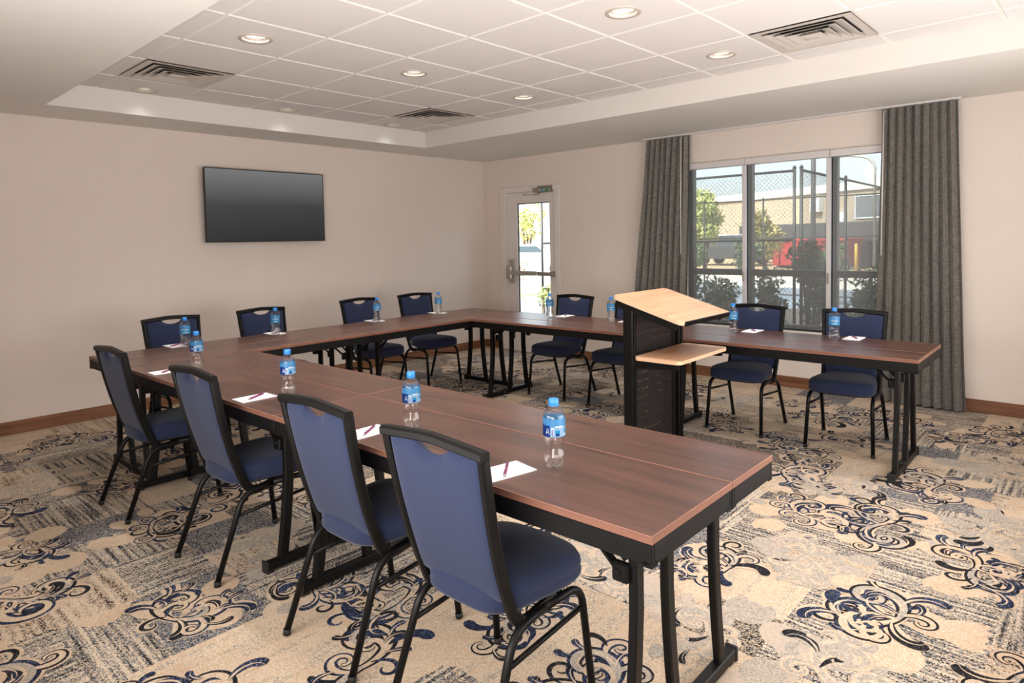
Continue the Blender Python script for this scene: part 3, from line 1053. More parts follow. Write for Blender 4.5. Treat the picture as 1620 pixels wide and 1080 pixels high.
vl = ['square louvred air diffuser nearest the upper left of the ceiling tray', 'square louvred air diffuser nearest the corner of the two walls', 'large square louvred air diffuser above the curtained window']
proto = None
for (x, y), lab in zip(VENTS, vl):
    if proto is None:
        o = thing('air_diffuser', lab, 'air vent', (x, y, H_CEIL), 0, 'air diffusers in the ceiling tray')
        MB().box((-.297, -.297, .018), (.297, .297, .022)).build('duct_back', M['duct'], o)
        b = MB()
        for k in range(4):
            pass
        def ring(bm, r0, z0, r1, z1, t=.0015):
            c0 = [(-r0, -r0), (r0, -r0), (r0, r0), (-r0, r0)]
            c1 = [(-r1, -r1), (r1, -r1), (r1, r1), (-r1, r1)]
            for zz, fl in ((0, False), (t, True)):
                i0 = [bm.vert((p[0], p[1], z0 + zz)) for p in c0]
                i1 = [bm.vert((p[0], p[1], z1 + zz)) for p in c1]
                for q in range(4):
                    f = (i0[q], i0[(q + 1) % 4], i1[(q + 1) % 4], i1[q])
                    bm.face(f if fl else f[::-1])
        ring(b, .297, -.006, .245, -.004)
        ring(b, .245, -.004, .228, .016)
        b.build('frame', M['vent'], o)
        for k, (r0, r1) in enumerate(((.226, .160), (.174, .108), (.122, .056))):
            b = MB()
            ring(b, r0, -.012 - .002 * k, r1, .012)
            ring(b, r0 + .008, -.012 - .002 * k, r0, -.012 - .002 * k)
            b.build('louvre', M['vent'], o)
        b = MB(); b.hull([(sx * .066, sy * .066, -.014) for sx in (-1, 1) for sy in (-1, 1)] + [(sx * .03, sy * .03, -.024) for sx in (-1, 1) for sy in (-1, 1)] + [(sx * .03, sy * .03, .01) for sx in (-1, 1) for sy in (-1, 1)])
        b.build('centre_plate', M['vent'], o)
        proto = o
    else:
        o = copy_tree(proto)
        o.location = (x, y, H_CEIL)
        o['label'] = lab

# ------------------------------------------------------------------ tables
def make_table(name, label, cat_group, L, W, double, loc, rz, front=-1, inset=(.135, .135)):
    """narrow folding table; long axis x, width y centred; front = side of the sitters (-1/+1) for the bow of the uprights"""
    o = thing(name, label, 'table', loc, rz, cat_group)
    hl, hw = L / 2, W / 2
    t0, t1 = H_TAB - .019, H_TAB
    e = .0042
    MB().box((-hl + e, -hw + e, t0), (hl - e, hw - e, t1)).build('tabletop', M['walnut'], o)
    b = MB()
    b.sweep([(-hl + e / 2, -hw + e / 2, (t0 + t1) / 2), (hl - e / 2, -hw + e / 2, (t0 + t1) / 2), (hl - e / 2, hw - e / 2, (t0 + t1) / 2), (-hl + e / 2, hw - e / 2, (t0 + t1) / 2)],
            [(-e / 2, -.0105), (e / 2, -.0105), (e / 2, .0095), (e / 4, .0103), (-e / 2, .0103)], closed=True, smooth=False)
    b.use(1)
    q = .0030
    for (x0, y0, x1, y1) in ((-hl, -hw, hl, -hw + q), (-hl, hw - q, hl, hw), (-hl, -hw + q, -hl + q, hw - q), (hl - q, -hw + q, hl, hw - q)):
        b.box((x0, y0, t1 - .0025), (x1, y1, t1 + .0006))
    b.build('edge_moulding', [M['tband'], M['tline']], o)
    b = MB()
    a0, a1 = t0 - .058, t0 - .002
    for y in (-hw + .001, hw - .013):
        b.box((-hl + .001, y, a0), (hl - .001, y + .012, a1), .002)
    for x in (-hl + .001, hl - .013):
        b.box((x, -hw + .013, a0), (x + .012, hw - .013, a1), .002)
    for x in (-hl + .001, hl - .029):
        for y in (-hw + .001, hw - .029):
            b.box((x, y, a0 - .004), (x + .028, y + .028, a0 + .01))
    b.build('apron', M['apron'], o)
    for s in (-1, 1):
        fx = s * (hl - inset[0 if s < 0 else 1])
        fl = hw - .012
        f = MB().box((fx - .019, -fl + .012, .012), (fx + .019, fl - .012, .052), .004).build('foot', M['black'], o)
        for q in (-1, 1):
            g = MB().box((fx - .022, q * fl - (.014 if q > 0 else 0), .004), (fx + .022, q * fl + (0 if q > 0 else .014), .057), .003)
            g.box((fx - .012, q * (fl - .03) - .012, 0), (fx + .012, q * (fl - .03) + .012, .014))
            g.build('end_cap', M['rubber'], f)
        ups = [(-.085, -1), (.085, 1)] if double else [(.0, front)]
        for (y, bow) in ups:
            path = [(fx, y, a0 + .02), (fx, y, .45), (fx, y + bow * .008, .33), (fx, y + bow * .022, .20), (fx, y + bow * .044, .048)]
            MB().sweep(path, RECT(.028, .046, .15), up=(0, 1, 0), smooth=False).build('leg', M['black'], o)
        if double:
            MB().box((fx - .011, -.085, .655), (fx + .011, .085, .685), .003).build('crossbar', M['black'], o)
        for (y, bow) in ups:
            b = MB()
            yy = y + (.028 if y >= 0 else -.028)
            jx, jz = fx - s * .035, .565
            b.sweep([(fx - s * .165, yy, a0 + .012), (jx, yy, jz)], RECT(.010, .026, .15), up=(0, 1, 0), smooth=False)
            b.sweep([(fx - s * .085, yy, a0 + .012), (fx - s * .012, yy, jz + .035)], RECT(.010, .022, .15), up=(0, 1, 0), smooth=False)
            b.box((jx - .02, yy - .012, jz - .03), (jx + .032, yy + .012, jz + .025), .005)
            b.tube([(jx, yy - .017, jz), (jx, yy + .017, jz)], .010, 8)
            b.build('folding_brace', M['black'], o)
    return o

G_T = 'narrow folding tables pushed together into a U'
PH = PHI
JX, R1, R2 = 1.755, 3.572, 3.607
WN, SN, WF, SW, LL, TA, ST, MYS = .785, .319, .702, .295, 2.119, .690, .302, -1.085
YNE, YFA = -LL - WN, WF
def tab_box(x0, x1, y0, y1): return (x1 - x0, y1 - y0, (x0 + x1) / 2, (y0 + y1) / 2)
g = .0012
rows = [
    # x0,x1,y0,y1,double,axis,front,label
    (0, JX, YNE, -LL - SN, True, 'x', -1, 'wide walnut table of the front row, behind the two left front chairs'),
    (JX, R1, YNE, -LL - SN, True, 'x', -1, 'wide walnut table nearest the camera, under the two nearest bottles'),
    (0, JX, -LL - SN, -LL, False, 'x', 1, 'slim walnut leaf table on the inner side of the front row, left half'),
    (JX, R1, -LL - SN, -LL, False, 'x', 1, 'slim walnut leaf table on the inner side of front row, before the lectern'),
    (0, JX + .05, SW, WF, True, 'x', 1, 'wide walnut table by the glass door, left half of the window row'),
    (JX + .05, R2, SW, WF, True, 'x', 1, 'wide walnut table below the window, right half of the window row'),
    (0, JX + .05, 0, SW, False, 'x', -1, 'slim walnut leaf table on the inner side near the glass door, left of the lectern'),
    (JX + .05, R2, 0, SW, False, 'x', -1, 'slim walnut leaf table right of the lectern, inner side of window row'),
    (-TA, -ST, MYS, YFA, True, 'y', -1, 'wide walnut table in the far corner along the television wall'),
    (-TA, -ST, YNE, MYS, True, 'y', -1, 'wide walnut table along the television wall, at the left corner of the U'),
    (-ST, 0, MYS, YFA, False, 'y', 1, 'slim walnut leaf table along the television wall, inner side near the door'),
    (-ST, 0, YNE, MYS, False, 'y', 1, 'slim walnut leaf table along the television wall, inner side at left corner'),
]
for (x0, x1, y0, y1, dbl, ax, fr, lab) in rows:
    w, h, cx, cy = tab_box(x0 + g, x1 - g, y0 + g, y1 - g)
    if ax == 'x':
        make_table('folding_table', lab, G_T, w, h, dbl, T(cx, cy), PH, fr, (.045, .155) if (x0 == 0 and y0 == YNE) else (.135, .135))
    else:
        make_table('folding_table', lab, G_T, h, w, dbl, T(cx, cy), PH + PI / 2, -fr)

# ------------------------------------------------------------------ banquet chairs
def back_y(z):     # lean of the back at height z
    t = (z - .40) / .52
    return -.105 - .125 * t - .012 * math.sin(PI * max(0, min(1, t)))

def make_chair():
    o = thing('banquet_chair', 'chair', 'chair', (0, 0, 0), 0, 'blue banquet chairs around the tables')
    # seat cushion, y forward
    def outline(inset, n=48):
        pts = []
        hw_f, hw_r, yf, yr = .228 - inset, .168 - inset, .268 - inset, -.150 + inset
        for k in range(n):
            a = 2 * PI * k / n
            ca, sa = math.cos(a), math.sin(a)
            p = 3.6 if sa > 0 else 4.5
            u = math.copysign(abs(ca) ** (2 / p), ca)
            v = math.copysign(abs(sa) ** (2 / p), sa)
            y = (yf + yr) / 2 + v * (yf - yr) / 2
            w = hw_r + (hw_f - hw_r) * (v * .5 + .5)
            pts.append((u * w, y))
        return pts
    b = MB()
    lv = [(.026, .392), (.010, .395), (.002, .406), (.0, .420), (.004, .430), (.001, .440), (.003, .455), (.012, .468), (.034, .478), (.080, .484), (.14, .488)]
    rings = [[b.vert((x, y, z + (.006 * math.cos(PI * x / .5) if z > .46 else 0))) for x, y in outline(i)] for i, z in lv]
    for r0, r1 in zip(rings, rings[1:]):
        n = len(r0)
        for k in range(n):
            b.face((r0[k], r0[(k + 1) % n], r1[(k + 1) % n], r1[k]), True)
    b.face(rings[0][::-1]); b.face(rings[-1], True)
    b.build('seat', M['blue'], o)
    b = MB()
    pan = outline(.028)
    lo = [b.vert((x, y, .385)) for x, y in pan]; hi = [b.vert((x, y, .400)) for x, y in pan]
    n = len(pan)
    for k in range(n): b.face((lo[k], lo[(k + 1) % n], hi[(k + 1) % n], hi[k]))
    b.face(lo[::-1]); b.face(hi)
    b.build('seat_pan', M['black'], o)
    # backrest pad
    def top_z(x):
        z = .914 - .10 * abs(x) ** 1.25
        d = max(0.0, 1 - (abs(x) / .075) ** 2.2)
        return z - .013 - .036 * d ** .75
    def bot_z(x):
        return .425 + .62 * x * x + .10 * abs(x) ** 3
    b = MB()
    HWT, HWB = .194, .173
    def pad(u, v, side):
        uu = u * 2 - 1
        z0, z1 = bot_z(uu * HWB), top_z(uu * HWT)
        z = z0 + (z1 - z0) * v
        hwz = HWB + (HWT - HWB) * max(0, min(1, (z - .42) / .5))
        x = uu * hwz
        e = (1 - abs(uu) ** 7) * (1 - abs(2 * v - 1) ** 9)
        th = (.034 if side > 0 else .014) * max(0, e) ** .5
        return (x, back_y(z) + side * th + .002 * side, z)
    nu, nv = 36, 26
    b.grid(lambda u, v: pad(u, v, 1), nu, nv, flip=True)
    b.grid(lambda u, v: pad(u, v, -1), nu, nv)
    # close the rim
    for e in range(4):
        m = nu if e < 2 else nv
        def rim(i, side):
            if e == 0: return pad(i / m, 0, side)
            if e == 1: return pad(i / m, 1, side)
            if e == 2: return pad(0, i / m, side)
            return pad(1, i / m, side)
        for i in range(m):
            b.poly([rim(i, 1), rim(i + 1, 1), rim(i + 1, -1), rim(i, -1)])
    b.build('backrest', M['blue'], o)
    # back frame: J shaped uprights and crowned top rail
    b = MB()
    for s in (-1, 1):
        base = [(s * .181, .085, .381), (s * .181, -.078, .352), (s * .183, back_y(.48) + .004, .48)]
        base = fillet(base, .105, 8)
        for k in range(1, 6):
            z = .48 + (.890 - .48) * k / 5
            base.append(Vector((s * (.183 + .021 * (z - .48) / .425), back_y(z), z)))
        b.sweep(base, RECT(.034, .026, .22), up=(1, 0, 0), smooth=False)
    rail = []
    for k in range(13):
        x = -.215 + .43 * k / 12
        z = .914 - .10 * abs(x) ** 1.25
        rail.append((x, back_y(.915) - .001, z))
    b.sweep(rail, RECT(.036, .030, .22), up=(0, 0, 1), smooth=False)
    b.build('back_frame', M['black'], o)
    # legs: bent tube, front and rear leg meet under the seat on each side
    for s in (-1, 1):
        fr = fillet([(s * .210, .247, .012), (s * .197, .208, .374), (s * .194, .03, .374)], .07, 7)
        rr = fillet([(s * .210, -.247, .012), (s * .197, -.112, .364), (s * .194, .03, .374)], .075, 7)
        for path, sy in ((fr, 1), (rr, -1)):
            l = MB().tube(path, .0128, 10).build('leg', M['black'], o)
            MB().tube([(s * .2102, sy * .2475, .0), (s * .2096, sy * .2455, .022)], .0145, 10).build('glide', M['rubber'], l)
        MB().tube([(s * .1985, -.150, .272), (s * .1985, .216, .300)], .0085, 8).build('stretcher', M['black'], o)
    MB().tube([(-.186, .12, .380), (.186, .12, .380)], .009, 8).build('cross_brace', M['black'], o)
    return o

CHAIRS = [
    # table coords of footprint centre, facing angle offset (0 = +y), label
    (.312, -2.846, 0, 'blue chair at far left end of the front row, backrest covering the table corner'),
    (1.335, -2.828, 0, 'blue chair second from the left in the front row, back to the camera'),
    (2.31, -2.815, 0, 'blue chair third from the left in the front row, behind the nearest chair'),
    (2.955, -2.835, 0, 'blue chair nearest the camera, whole seat and backrest in view'),
    (-.845, -2.225, -90, 'blue chair at left along the television wall, tucked in at corner of the U'),
    (-.84, -1.485, -90, 'blue chair second from left along the television wall, left of the television centre'),
    (-.885, -.445, -90, 'blue chair third along the television wall, beneath the right edge of television'),
    (-.86, .235, -93, 'blue chair at far end of the television wall, seat showing under the table'),
    (.527, .69, 180, 'blue chair beside the glass door, bright seat showing under the table'),
    (1.21, .70, 180, 'blue chair largely hidden behind the black and maple lectern'),
    (2.334, .673, 180, 'blue chair in front of the window middle, right of the lectern'),
    (3.055, .665, 183, 'blue chair at the right end of the window row, before the grey curtain'),
]
proto = None
for (x, y, a, lab) in CHAIRS:
    if proto is None:
        o = proto = make_chair()
    else:
        o = copy_tree(proto)
    o.location = T(x, y, .003)
    o.rotation_euler = (0, 0, PH + R(a))
    o['label'] = lab

# ------------------------------------------------------------------ water bottles
def make_bottle():
    o = thing('water_bottle', 'bottle', 'bottle', (0, 0, 0), 0, 'water bottles at the place settings')
    prof = [(.012, .004), (.022, .0005), (.0265, .003), (.0325, .013), (.0352, .026), (.0355, .038), (.0335, .050), (.0300, .060), (.0290, .070), (.0300, .082), (.0325, .094), (.0345, .101), (.0350, .105), (.0350, .164), (.0340, .170), (.0305, .180), (.0245, .188), (.0175, .194), (.0140, .198), (.0132, .208)]
    def petal(r, z, a):
        w = max(0.0, 1 - z / .03)
        k = .5 + .5 * math.cos(5 * a)
        rib = .0006 * math.sin(z * 520) if .06 < z < .10 else 0
        return (r * (1 - .16 * w * (1 - k)) + rib, z + .010 * (1 - k) * max(0, 1 - z / .016) * (1 if r > .015 else .6))
    b = MB().lathe(prof, 40, True, True, fn=petal)
    b.build('bottle_body', M['plastic'], o)
    b = MB().lathe([(.0158, .199), (.0163, .2005), (.0163, .2035)], 30, True, True)
    b.build('neck_ring', M['cap'], o)
    b = MB().lathe([(.0158, .2042), (.0162, .205), (.0160, .2195), (.0148, .2215), (.004, .2220)], 60, True, True, fn=lambda r, z, a: (r + (.0004 * math.cos(30 * a) if .205 < z < .22 else 0), z))
    b.build('cap', M['cap'], o)
    r0 = .0354
    lab = MB().lathe([(r0, 0.1060), (r0, 0.1630)], 40, False, False).build('label', M['lab_blue'], o)
    # print on the label: back panel at angle -90deg, front design at +90deg
    b = MB()
    def patch(mi, a0, a1, z0, z1, lift=.0002):
        n = max(1, int(abs(a1 - a0) / 9))
        b.use(mi)
        for k in range(n):
            q0, q1 = R(a0 + (a1 - a0) * k / n), R(a0 + (a1 - a0) * (k + 1) / n)
            rr = r0 + lift
            b.poly([(rr * math.cos(q), rr * math.sin(q), z) for q, z in ((q0, z0), (q1, z0), (q1, z1), (q0, z1))], True)
    def quad(mi, pts, lift=.0004):
        b.use(mi)
        b.poly([((r0 + lift) * math.cos(R(a)), (r0 + lift) * math.sin(R(a)), z) for a, z in pts])
    DKB, CY, PL, WH = 0, 1, 2, 3
    patch(DKB, -200, -115, 0.1066, 0.1419)
    patch(PL, -112, 0, 0.1066, 0.1376)
    patch(WH, -88, -44, 0.1364, 0.1413, .0003)
    patch(CY, -86, -62, 0.1097, 0.1283, .0004)
    patch(DKB, -84, -66, 0.1100, 0.1184, .0006)
    patch(WH, -108, -94, 0.1079, 0.1364, .0004)
    for k in range(5):
        patch(DKB, -106, -97, 0.1103 + .0042 * k, 0.1124 + .0042 * k, .0006)
    patch(CY, -36, -8, 0.1184, 0.1295, .0004)
    for k in range(3):
        patch(WH, -40, -4, 0.1091 + .0022 * k, 0.1098 + .0022 * k, .0005)
    # the closing capital A of the name, white on dark blue
    for a_off in (-128,):
        quad(WH, [(a_off - 12, 0.1147), (a_off - 7, 0.1147), (a_off - 1, 0.1333), (a_off - 4, 0.1333)])
        quad(WH, [(a_off + 12, 0.1147), (a_off + 7, 0.1147), (a_off + 1, 0.1333), (a_off + 4, 0.1333)])
        quad(WH, [(a_off - 6, 0.1202), (a_off + 6, 0.1202), (a_off + 5, 0.1233), (a_off - 5, 0.1233)])
    # front: pale mountain line and white lettering strokes
    patch(CY, 40, 140, 0.1066, 0.1233, .0002)
    for k in range(9):
        a0 = 50 + 9 * k
        quad(WH, [(a0, 0.1333 + .002 * math.sin(k)), (a0 + 10, 0.1333 + .002 * math.sin(k + 1)), (a0 + 10, 0.1370 + .002 * math.sin(k + 1)), (a0, 0.1370 + .002 * math.sin(k))])
    for k in range(5):
        patch(WH, 62 + 12 * k, 69 + 12 * k, 0.1116 + .001 * (k % 2), 0.1202 - .001 * (k % 3), .0004)
    b.build('label_print', [M['lab_dark'], M['lab_cyan'], M['lab_pale'], M['lab_white']], lab)
    return o

CX, CY_ = 6.4952, -6.451
BOTTLES = [
    (-.479, -2.361, 1, 'water bottle on television-wall table, standing before the leftmost tucked-in chair'),
    (-.525, -1.650, 1, 'water bottle on a pad before the second chair along television wall'),
    (-.571, -.631, 1, 'water bottle right of the third chair along the television wall'),
    (-.551, .099, 1, 'water bottle nearest the wall corner, right of the fourth television-wall chair'),
    (.383, -2.641, 0, 'leftmost water bottle of the front row, above the first notepad'),
    (1.461, -2.664, 0, 'second water bottle of the front row, at the left table half'),
    (2.374, -2.657, 0, 'third water bottle of the front row, just past the table joint'),
    (3.082, -2.661, 0, 'largest water bottle, nearest the camera on the front row'),
    (.553, .487, 1, 'water bottle in front of the glass door pane'),
    (1.241, .465, 1, 'water bottle just left of the lectern top'),
    (2.330, .443, 1, 'water bottle touching the right tip of the lectern top'),
    (3.017, .504, 1, 'rightmost water bottle, in front of the last window-row chair'),
]
proto = None
for (x, y, front, lab) in BOTTLES:
    o = proto = make_bottle() if proto is None else proto
    if lab != BOTTLES[0][3]:
        o = copy_tree(proto)
    p = T(x, y, H_TAB + .0003)
    o.location = p
    d = math.atan2(CY_ - p[1], CX - p[0])
    o.rotation_euler = (0, 0, d + (R(90) if not front else R(-90)) + R(random.uniform(-6, 6)))
    o['label'] = lab

# ------------------------------------------------------------------ notepads and pens
PADS = [
    # x, y, angle (0: long side along y), pen offset, pen angle, where
    (-.66, -2.365, 90, 'beneath the leftmost bottle of the television-wall table'),
    (-.655, -1.59, 90, 'beneath the second bottle of the television-wall table'),
    (-.65, -.605, 90, 'beneath the third bottle of the television-wall table'),
    (-.645, .165, 90, 'beneath the bottle nearest the wall corner'),
    (.335, -2.795, 0, 'at far left of front row, half hidden by chair'),
    (1.384, -2.796, 0, 'second from the left in the front row'),
    (2.284, -2.802, 0, 'third from left in the front row, between two chair backs'),
    (2.985, -2.792, -12, 'nearest the camera, beside the largest bottle'),
    (.610, .642, 3, 'by the glass door, before the first window-row chair'),
    (1.315, .62, 0, 'left of the lectern, partly hidden by it'),
    (2.405, .622, 0, 'before the window-row chair right of the lectern'),
    (3.103, .652, 0, 'at right end of the window row'),
]
pad_o = pen_o = None
def make_pad():
    o = thing('notepad', 'pad', 'notepad', (0, 0, 0), 0, 'white notepads at the place settings')
    MB().box((-.054, -.086, 0), (.054, .086, .0028)).build('sheets', M['paper'], o)
    MB().box((-.054, -.086, .0029), (.054, .086, .0033)).build('top_sheet', M['paper'], o)
    MB().box((-.0543, .078, -.0), (.0543, .0865, .0034)).build('glued_edge', M['lab_white'], o)
    return o
def make_pen():
    o = thing('ballpoint_pen', 'pen', 'pen', (0, 0, 0), 0, 'plum pens on the notepads')
    def rod(z0, z1, r0, r1, n=10):
        b = MB()
        i0 = [b.vert((r0 * math.cos(2 * PI * k / n), z0, .0046 + r0 * math.sin(2 * PI * k / n))) for k in range(n)]
        i1 = [b.vert((r1 * math.cos(2 * PI * k / n), z1, .0046 + r1 * math.sin(2 * PI * k / n))) for k in range(n)]
        for k in range(n):
            b.face((i0[k], i1[k], i1[(k + 1) % n], i0[(k + 1) % n]), True)
        b.face(i0); b.face(i1[::-1])
        return b
    rod(-.048, .060, .0044, .0046).build('barrel', M['pen'], o)
    rod(-.062, -.048, .0016, .0040).build('tip', M['pen_tip'], o)
    rod(.060, .068, .0026, .0026).build('button', M['pen_tip'], o)
    MB().box((-.0016, .022, .0088), (.0016, .060, .0102)).build('clip', M['pen'], o)
    return o
for i, (x, y, a, lab) in enumerate(PADS):
    if pad_o is None:
        p, q = pad_o, pen_o = make_pad(), make_pen()
    else:
        p, q = copy_tree(pad_o), copy_tree(pen_o)
    p.location = T(x, y, H_TAB + .0006)
    p.rotation_euler = (0, 0, PH + R(a))
    p['label'] = 'white notepad ' + lab
    q.location = T(x + .004, y + .003, H_TAB + .0042)
    q.rotation_euler = (0, 0, PH + R(34 + 4 * math.sin(i * 2.1)))
    q['label'] = 'plum pen on the notepad ' + lab

# ------------------------------------------------------------------ lectern
lx, ly = 2.20, -.49
lec = thing('lectern', 'black steel lectern with sloped maple top and maple shelf', 'lectern', T(lx, ly), PH)
ya, yb_ = -.300, .300           # near and far column
ztop = lambda x: 1.098 - .298 * (x + .10)
for y in (ya, yb_):
    c = MB().sweep([(.0, y, .05), (.0, y, ztop(0) - .045)], RECT(.040, .070, .12), up=(1, 0, 0), smooth=False).build('column', M['black'], lec)
    MB().box((.036, y - .012, .09), (.044, y + .012, 1.0), .002).build('slot_rail', M['apron'], c)
    f = MB().box((-.20, y - .026, .030), (.31, y + .026, .080), .008).build('base_foot', M['black'], lec)
    for fx in (-.17, .28):
        MB().lathe([(.018, 0), (.022, .004), (.022, .018), (.010, .032)], 14, c=(fx, y)).build('glide', M['rubber'], f)
    b = MB()
    d = Vector((1, 0, -.298)).normalized(); nrm = Vector((.298, 0, 1)).normalized()
    b.obox(Vector((.115, y, ztop(.115) - .028)), d * .215, Vector((0, .015, 0)), nrm * .022)
    b.build('top_bracket', M['black'], lec)
    b = MB()
    b.hull([(.03, y - .016, .672), (.03, y + .016, .672), (.325, y - .016, .690), (.325, y + .016, .690), (.03, y - .016, .724), (.03, y + .016, .724), (.325, y - .016, .724), (.325, y + .016, .724)])
    b.build('shelf_bracket', M['apron'], lec)
# perforated steel panels with rows of slots
def perforated(z0, z1, rows, name='perforated_panel'):
    b = MB()
    y0, y1 = ya + .036, yb_ - .036
    x = -.012
    t = .0008
    rh = .008
    m = .035
    pitch = (z1 - z0 - 2 * m) / (rows - 1)
    prev = z0
    for r in range(rows):
        zc = z0 + m + pitch * r
        b.box((x - t, y0, prev), (x + t, y1, zc - rh / 2))
        n = 18
        p = (y1 - y0 - .05) / n
        ycur = y0
        for k in range(n):
            ys_ = y0 + .025 + k * p
            b.box((x - t, ycur, zc - rh / 2), (x + t, ys_ + p * .33, zc + rh / 2))
            ycur = ys_ + p * .67
        b.box((x - t, ycur, zc - rh / 2), (x + t, y1, zc + rh / 2))
        prev = zc + rh / 2
    b.box((x - t, y0, prev), (x + t, y1, z1))
    for yy in (y0, y1 - .012):
        b.box((x, yy, z0), (x + .02, yy + .012, z1))
    return b.build(name, M['panel'], lec)
perforated(.735, 1.045, 6)
perforated(.10, .70, 11)
MB().box((-.016, ya + .03, .702), (.016, yb_ - .03, .732), .003).build('crossbar', M['black'], lec)
def rounded_board(x0, x1, y0, y1, r, th, fn, name, m_top, m_edge, parent):
    pts = []
    for (cx, cy, a0) in ((x1 - r, y1 - r, 0), (x0 + r, y1 - r, 90), (x0 + r, y0 + r, 180), (x1 - r, y0 + r, 270)):
        for k in range(7):
            a = R(a0 + 15 * k)
            pts.append((cx + r * math.cos(a), cy + r * math.sin(a)))
    b = MB()
    n = len(pts)
    up = [b.vert(fn(p[0], p[1], 0)) for p in pts]; lo = [b.vert(fn(p[0], p[1], -th)) for p in pts]
    b.face(up); b.face(lo[::-1])
    b.use(1)
    for k in range(n): b.face((lo[k], lo[(k + 1) % n], up[(k + 1) % n], up[k]))
    return b.build(name, [m_top, m_edge], parent)
nx_, nz_ = Vector((.298, 0, 1)).normalized().x, Vector((.298, 0, 1)).normalized().z
tp = rounded_board(-.100, .375, -.330, .335, .035, .022, lambda x, y, d: (x + nx_ * d, y, ztop(x) + .020 + nz_ * d), 'sloped_top', M['maple'], M['maple_edge'], lec)
b = MB()
d = Vector((1, 0, -.298)).normalized(); nrm = Vector((.298, 0, 1)).normalized()
cpt = Vector((.375, .0025, ztop(.375) + .020)) - nrm * .010 + d * .004
b.obox(cpt, d * .0045, Vector((0, .300, 0)), nrm * .0135)
b.build('paper_stop', M['black'], tp)
rounded_board(.045, .355, -.330, .330, .035, .022, lambda x, y, d: (x, y, .747 + d), 'shelf', M['maple'], M['maple_edge'], lec)
# ------------------------------------------------------------------ outdoors
GZ = -.16
E_ = {}
E_['mulch'] = mat('brown_mulch', srgb(60, 55, 50), 0.95, var=.35, scale=40, bump=.6, bscale=60)
E_['paving'] = mat('grey_paving', srgb(112, 122, 134), 0.9, var=.06, scale=3)
E_['concrete'] = mat('pale_concrete', srgb(196, 190, 180), 0.9, var=.06, scale=2)
E_['tan'] = mat('tan_ground', srgb(176, 150, 118), 0.95, var=.18, scale=1.2)
E_['grass'] = mat('dry_grass', srgb(140, 140, 92), 0.95, var=.25, scale=6)
E_['brick'] = mat('tan_masonry', srgb(172, 158, 138), 0.9, var=.05, scale=4)
E_['cap'] = mat('white_roof_edge', srgb(226, 226, 222), 0.6)
E_['dark'] = mat('dark_steel_cladding', srgb(66, 66, 68), 0.7, var=.05, scale=3)
E_['fence'] = mat('black_fence_steel', srgb(28, 30, 32), 0.5)
E_['wire'] = mat('black_chain_link', srgb(44, 46, 46), 0.6)
E_['red'] = mat('red_paint', srgb(150, 36, 40), 0.5, var=.06, scale=2)
E_['car_w'] = mat('white_car_paint', srgb(226, 228, 228), 0.25)
E_['car_s'] = mat('silver_car_paint', srgb(196, 204, 206), 0.25)
E_['car_glass'] = mat('car_glass', srgb(52, 64, 72), 0.1)
E_['tyre'] = mat('tyre_rubber', srgb(26, 26, 27), 0.8)
E_['leafdark'] = mat('dark_green_leaf', srgb(78, 100, 66), 0.6, var=.35, scale=9)
E_['leafyel'] = mat('yellow_green_leaf', srgb(170, 176, 108), 0.6, var=.2, scale=3)
E_['leafolive'] = mat('olive_leaf', srgb(150, 142, 88), 0.6, var=.25, scale=3)
E_['leafmid'] = mat('mid_green_leaf', srgb(86, 110, 62), 0.6, var=.3, scale=6)
E_['bloom'] = mat('red_bloom', srgb(190, 84, 84), 0.6, var=.2, scale=8)
E_['bark'] = mat('bark', srgb(84, 70, 58), 0.9, var=.2, scale=14)
E_['pole'] = mat('galvanised_pole', srgb(150, 150, 146), 0.6, metal=.3)
E_['white'] = mat('white_box', srgb(214, 218, 222), 0.6)
E_['grey_win'] = mat('grey_blinded_window', srgb(112, 116, 122), 0.3, var=.05, scale=4)

def slab(name, x0, y0, x1, y1, m, z=GZ, th=.05):
    return struct(MB().box((x0, y0, z - th), (x1, y1, z)).build(name, m))
slab('ground', -60, .22, 40, 80, E_['tan'], GZ - .04)
slab('mulch_bed', -1.5, .25, 9, 8.2, E_['mulch'], GZ + .02)
slab('lawn', -30, 5.0, -5.6, 10.5, E_['grass'], GZ - .015)
slab('pavement', -5.5, 2.2, 30, 14.2, E_['paving'], GZ - .005)
slab('kerb', -40, 14.2, 30, 19.6, E_['concrete'], GZ)
slab('walkway', .2, .24, 1.5, 3.2, E_['concrete'], GZ + .03)
slab('parking', -60, 10.5, -5.6, 14.2, E_['concrete'], GZ - .002)

def leaves(n, fn, size, rr, mats=1):
    b = MB()
    for _ in range(n):
        c = Vector(fn(rr))
        s = size * rr.uniform(.6, 1.25)
        q = Euler((rr.uniform(-1.1, 1.1), rr.uniform(-1.1, 1.1), rr.uniform(0, 6.28))).to_matrix()
        a, d, nn = q @ Vector((s, 0, 0)), q @ Vector((0, s * .42, 0)), q @ Vector((0, 0, s * .18))
        b.use(rr.randrange(mats) if mats > 1 else 0)
        i = [b.vert(c - a), b.vert(c + d + nn), b.vert(c + a), b.vert(c - d + nn)]
        b.face((i[0], i[1], i[2])); b.face((i[0], i[2], i[3]))
    return b

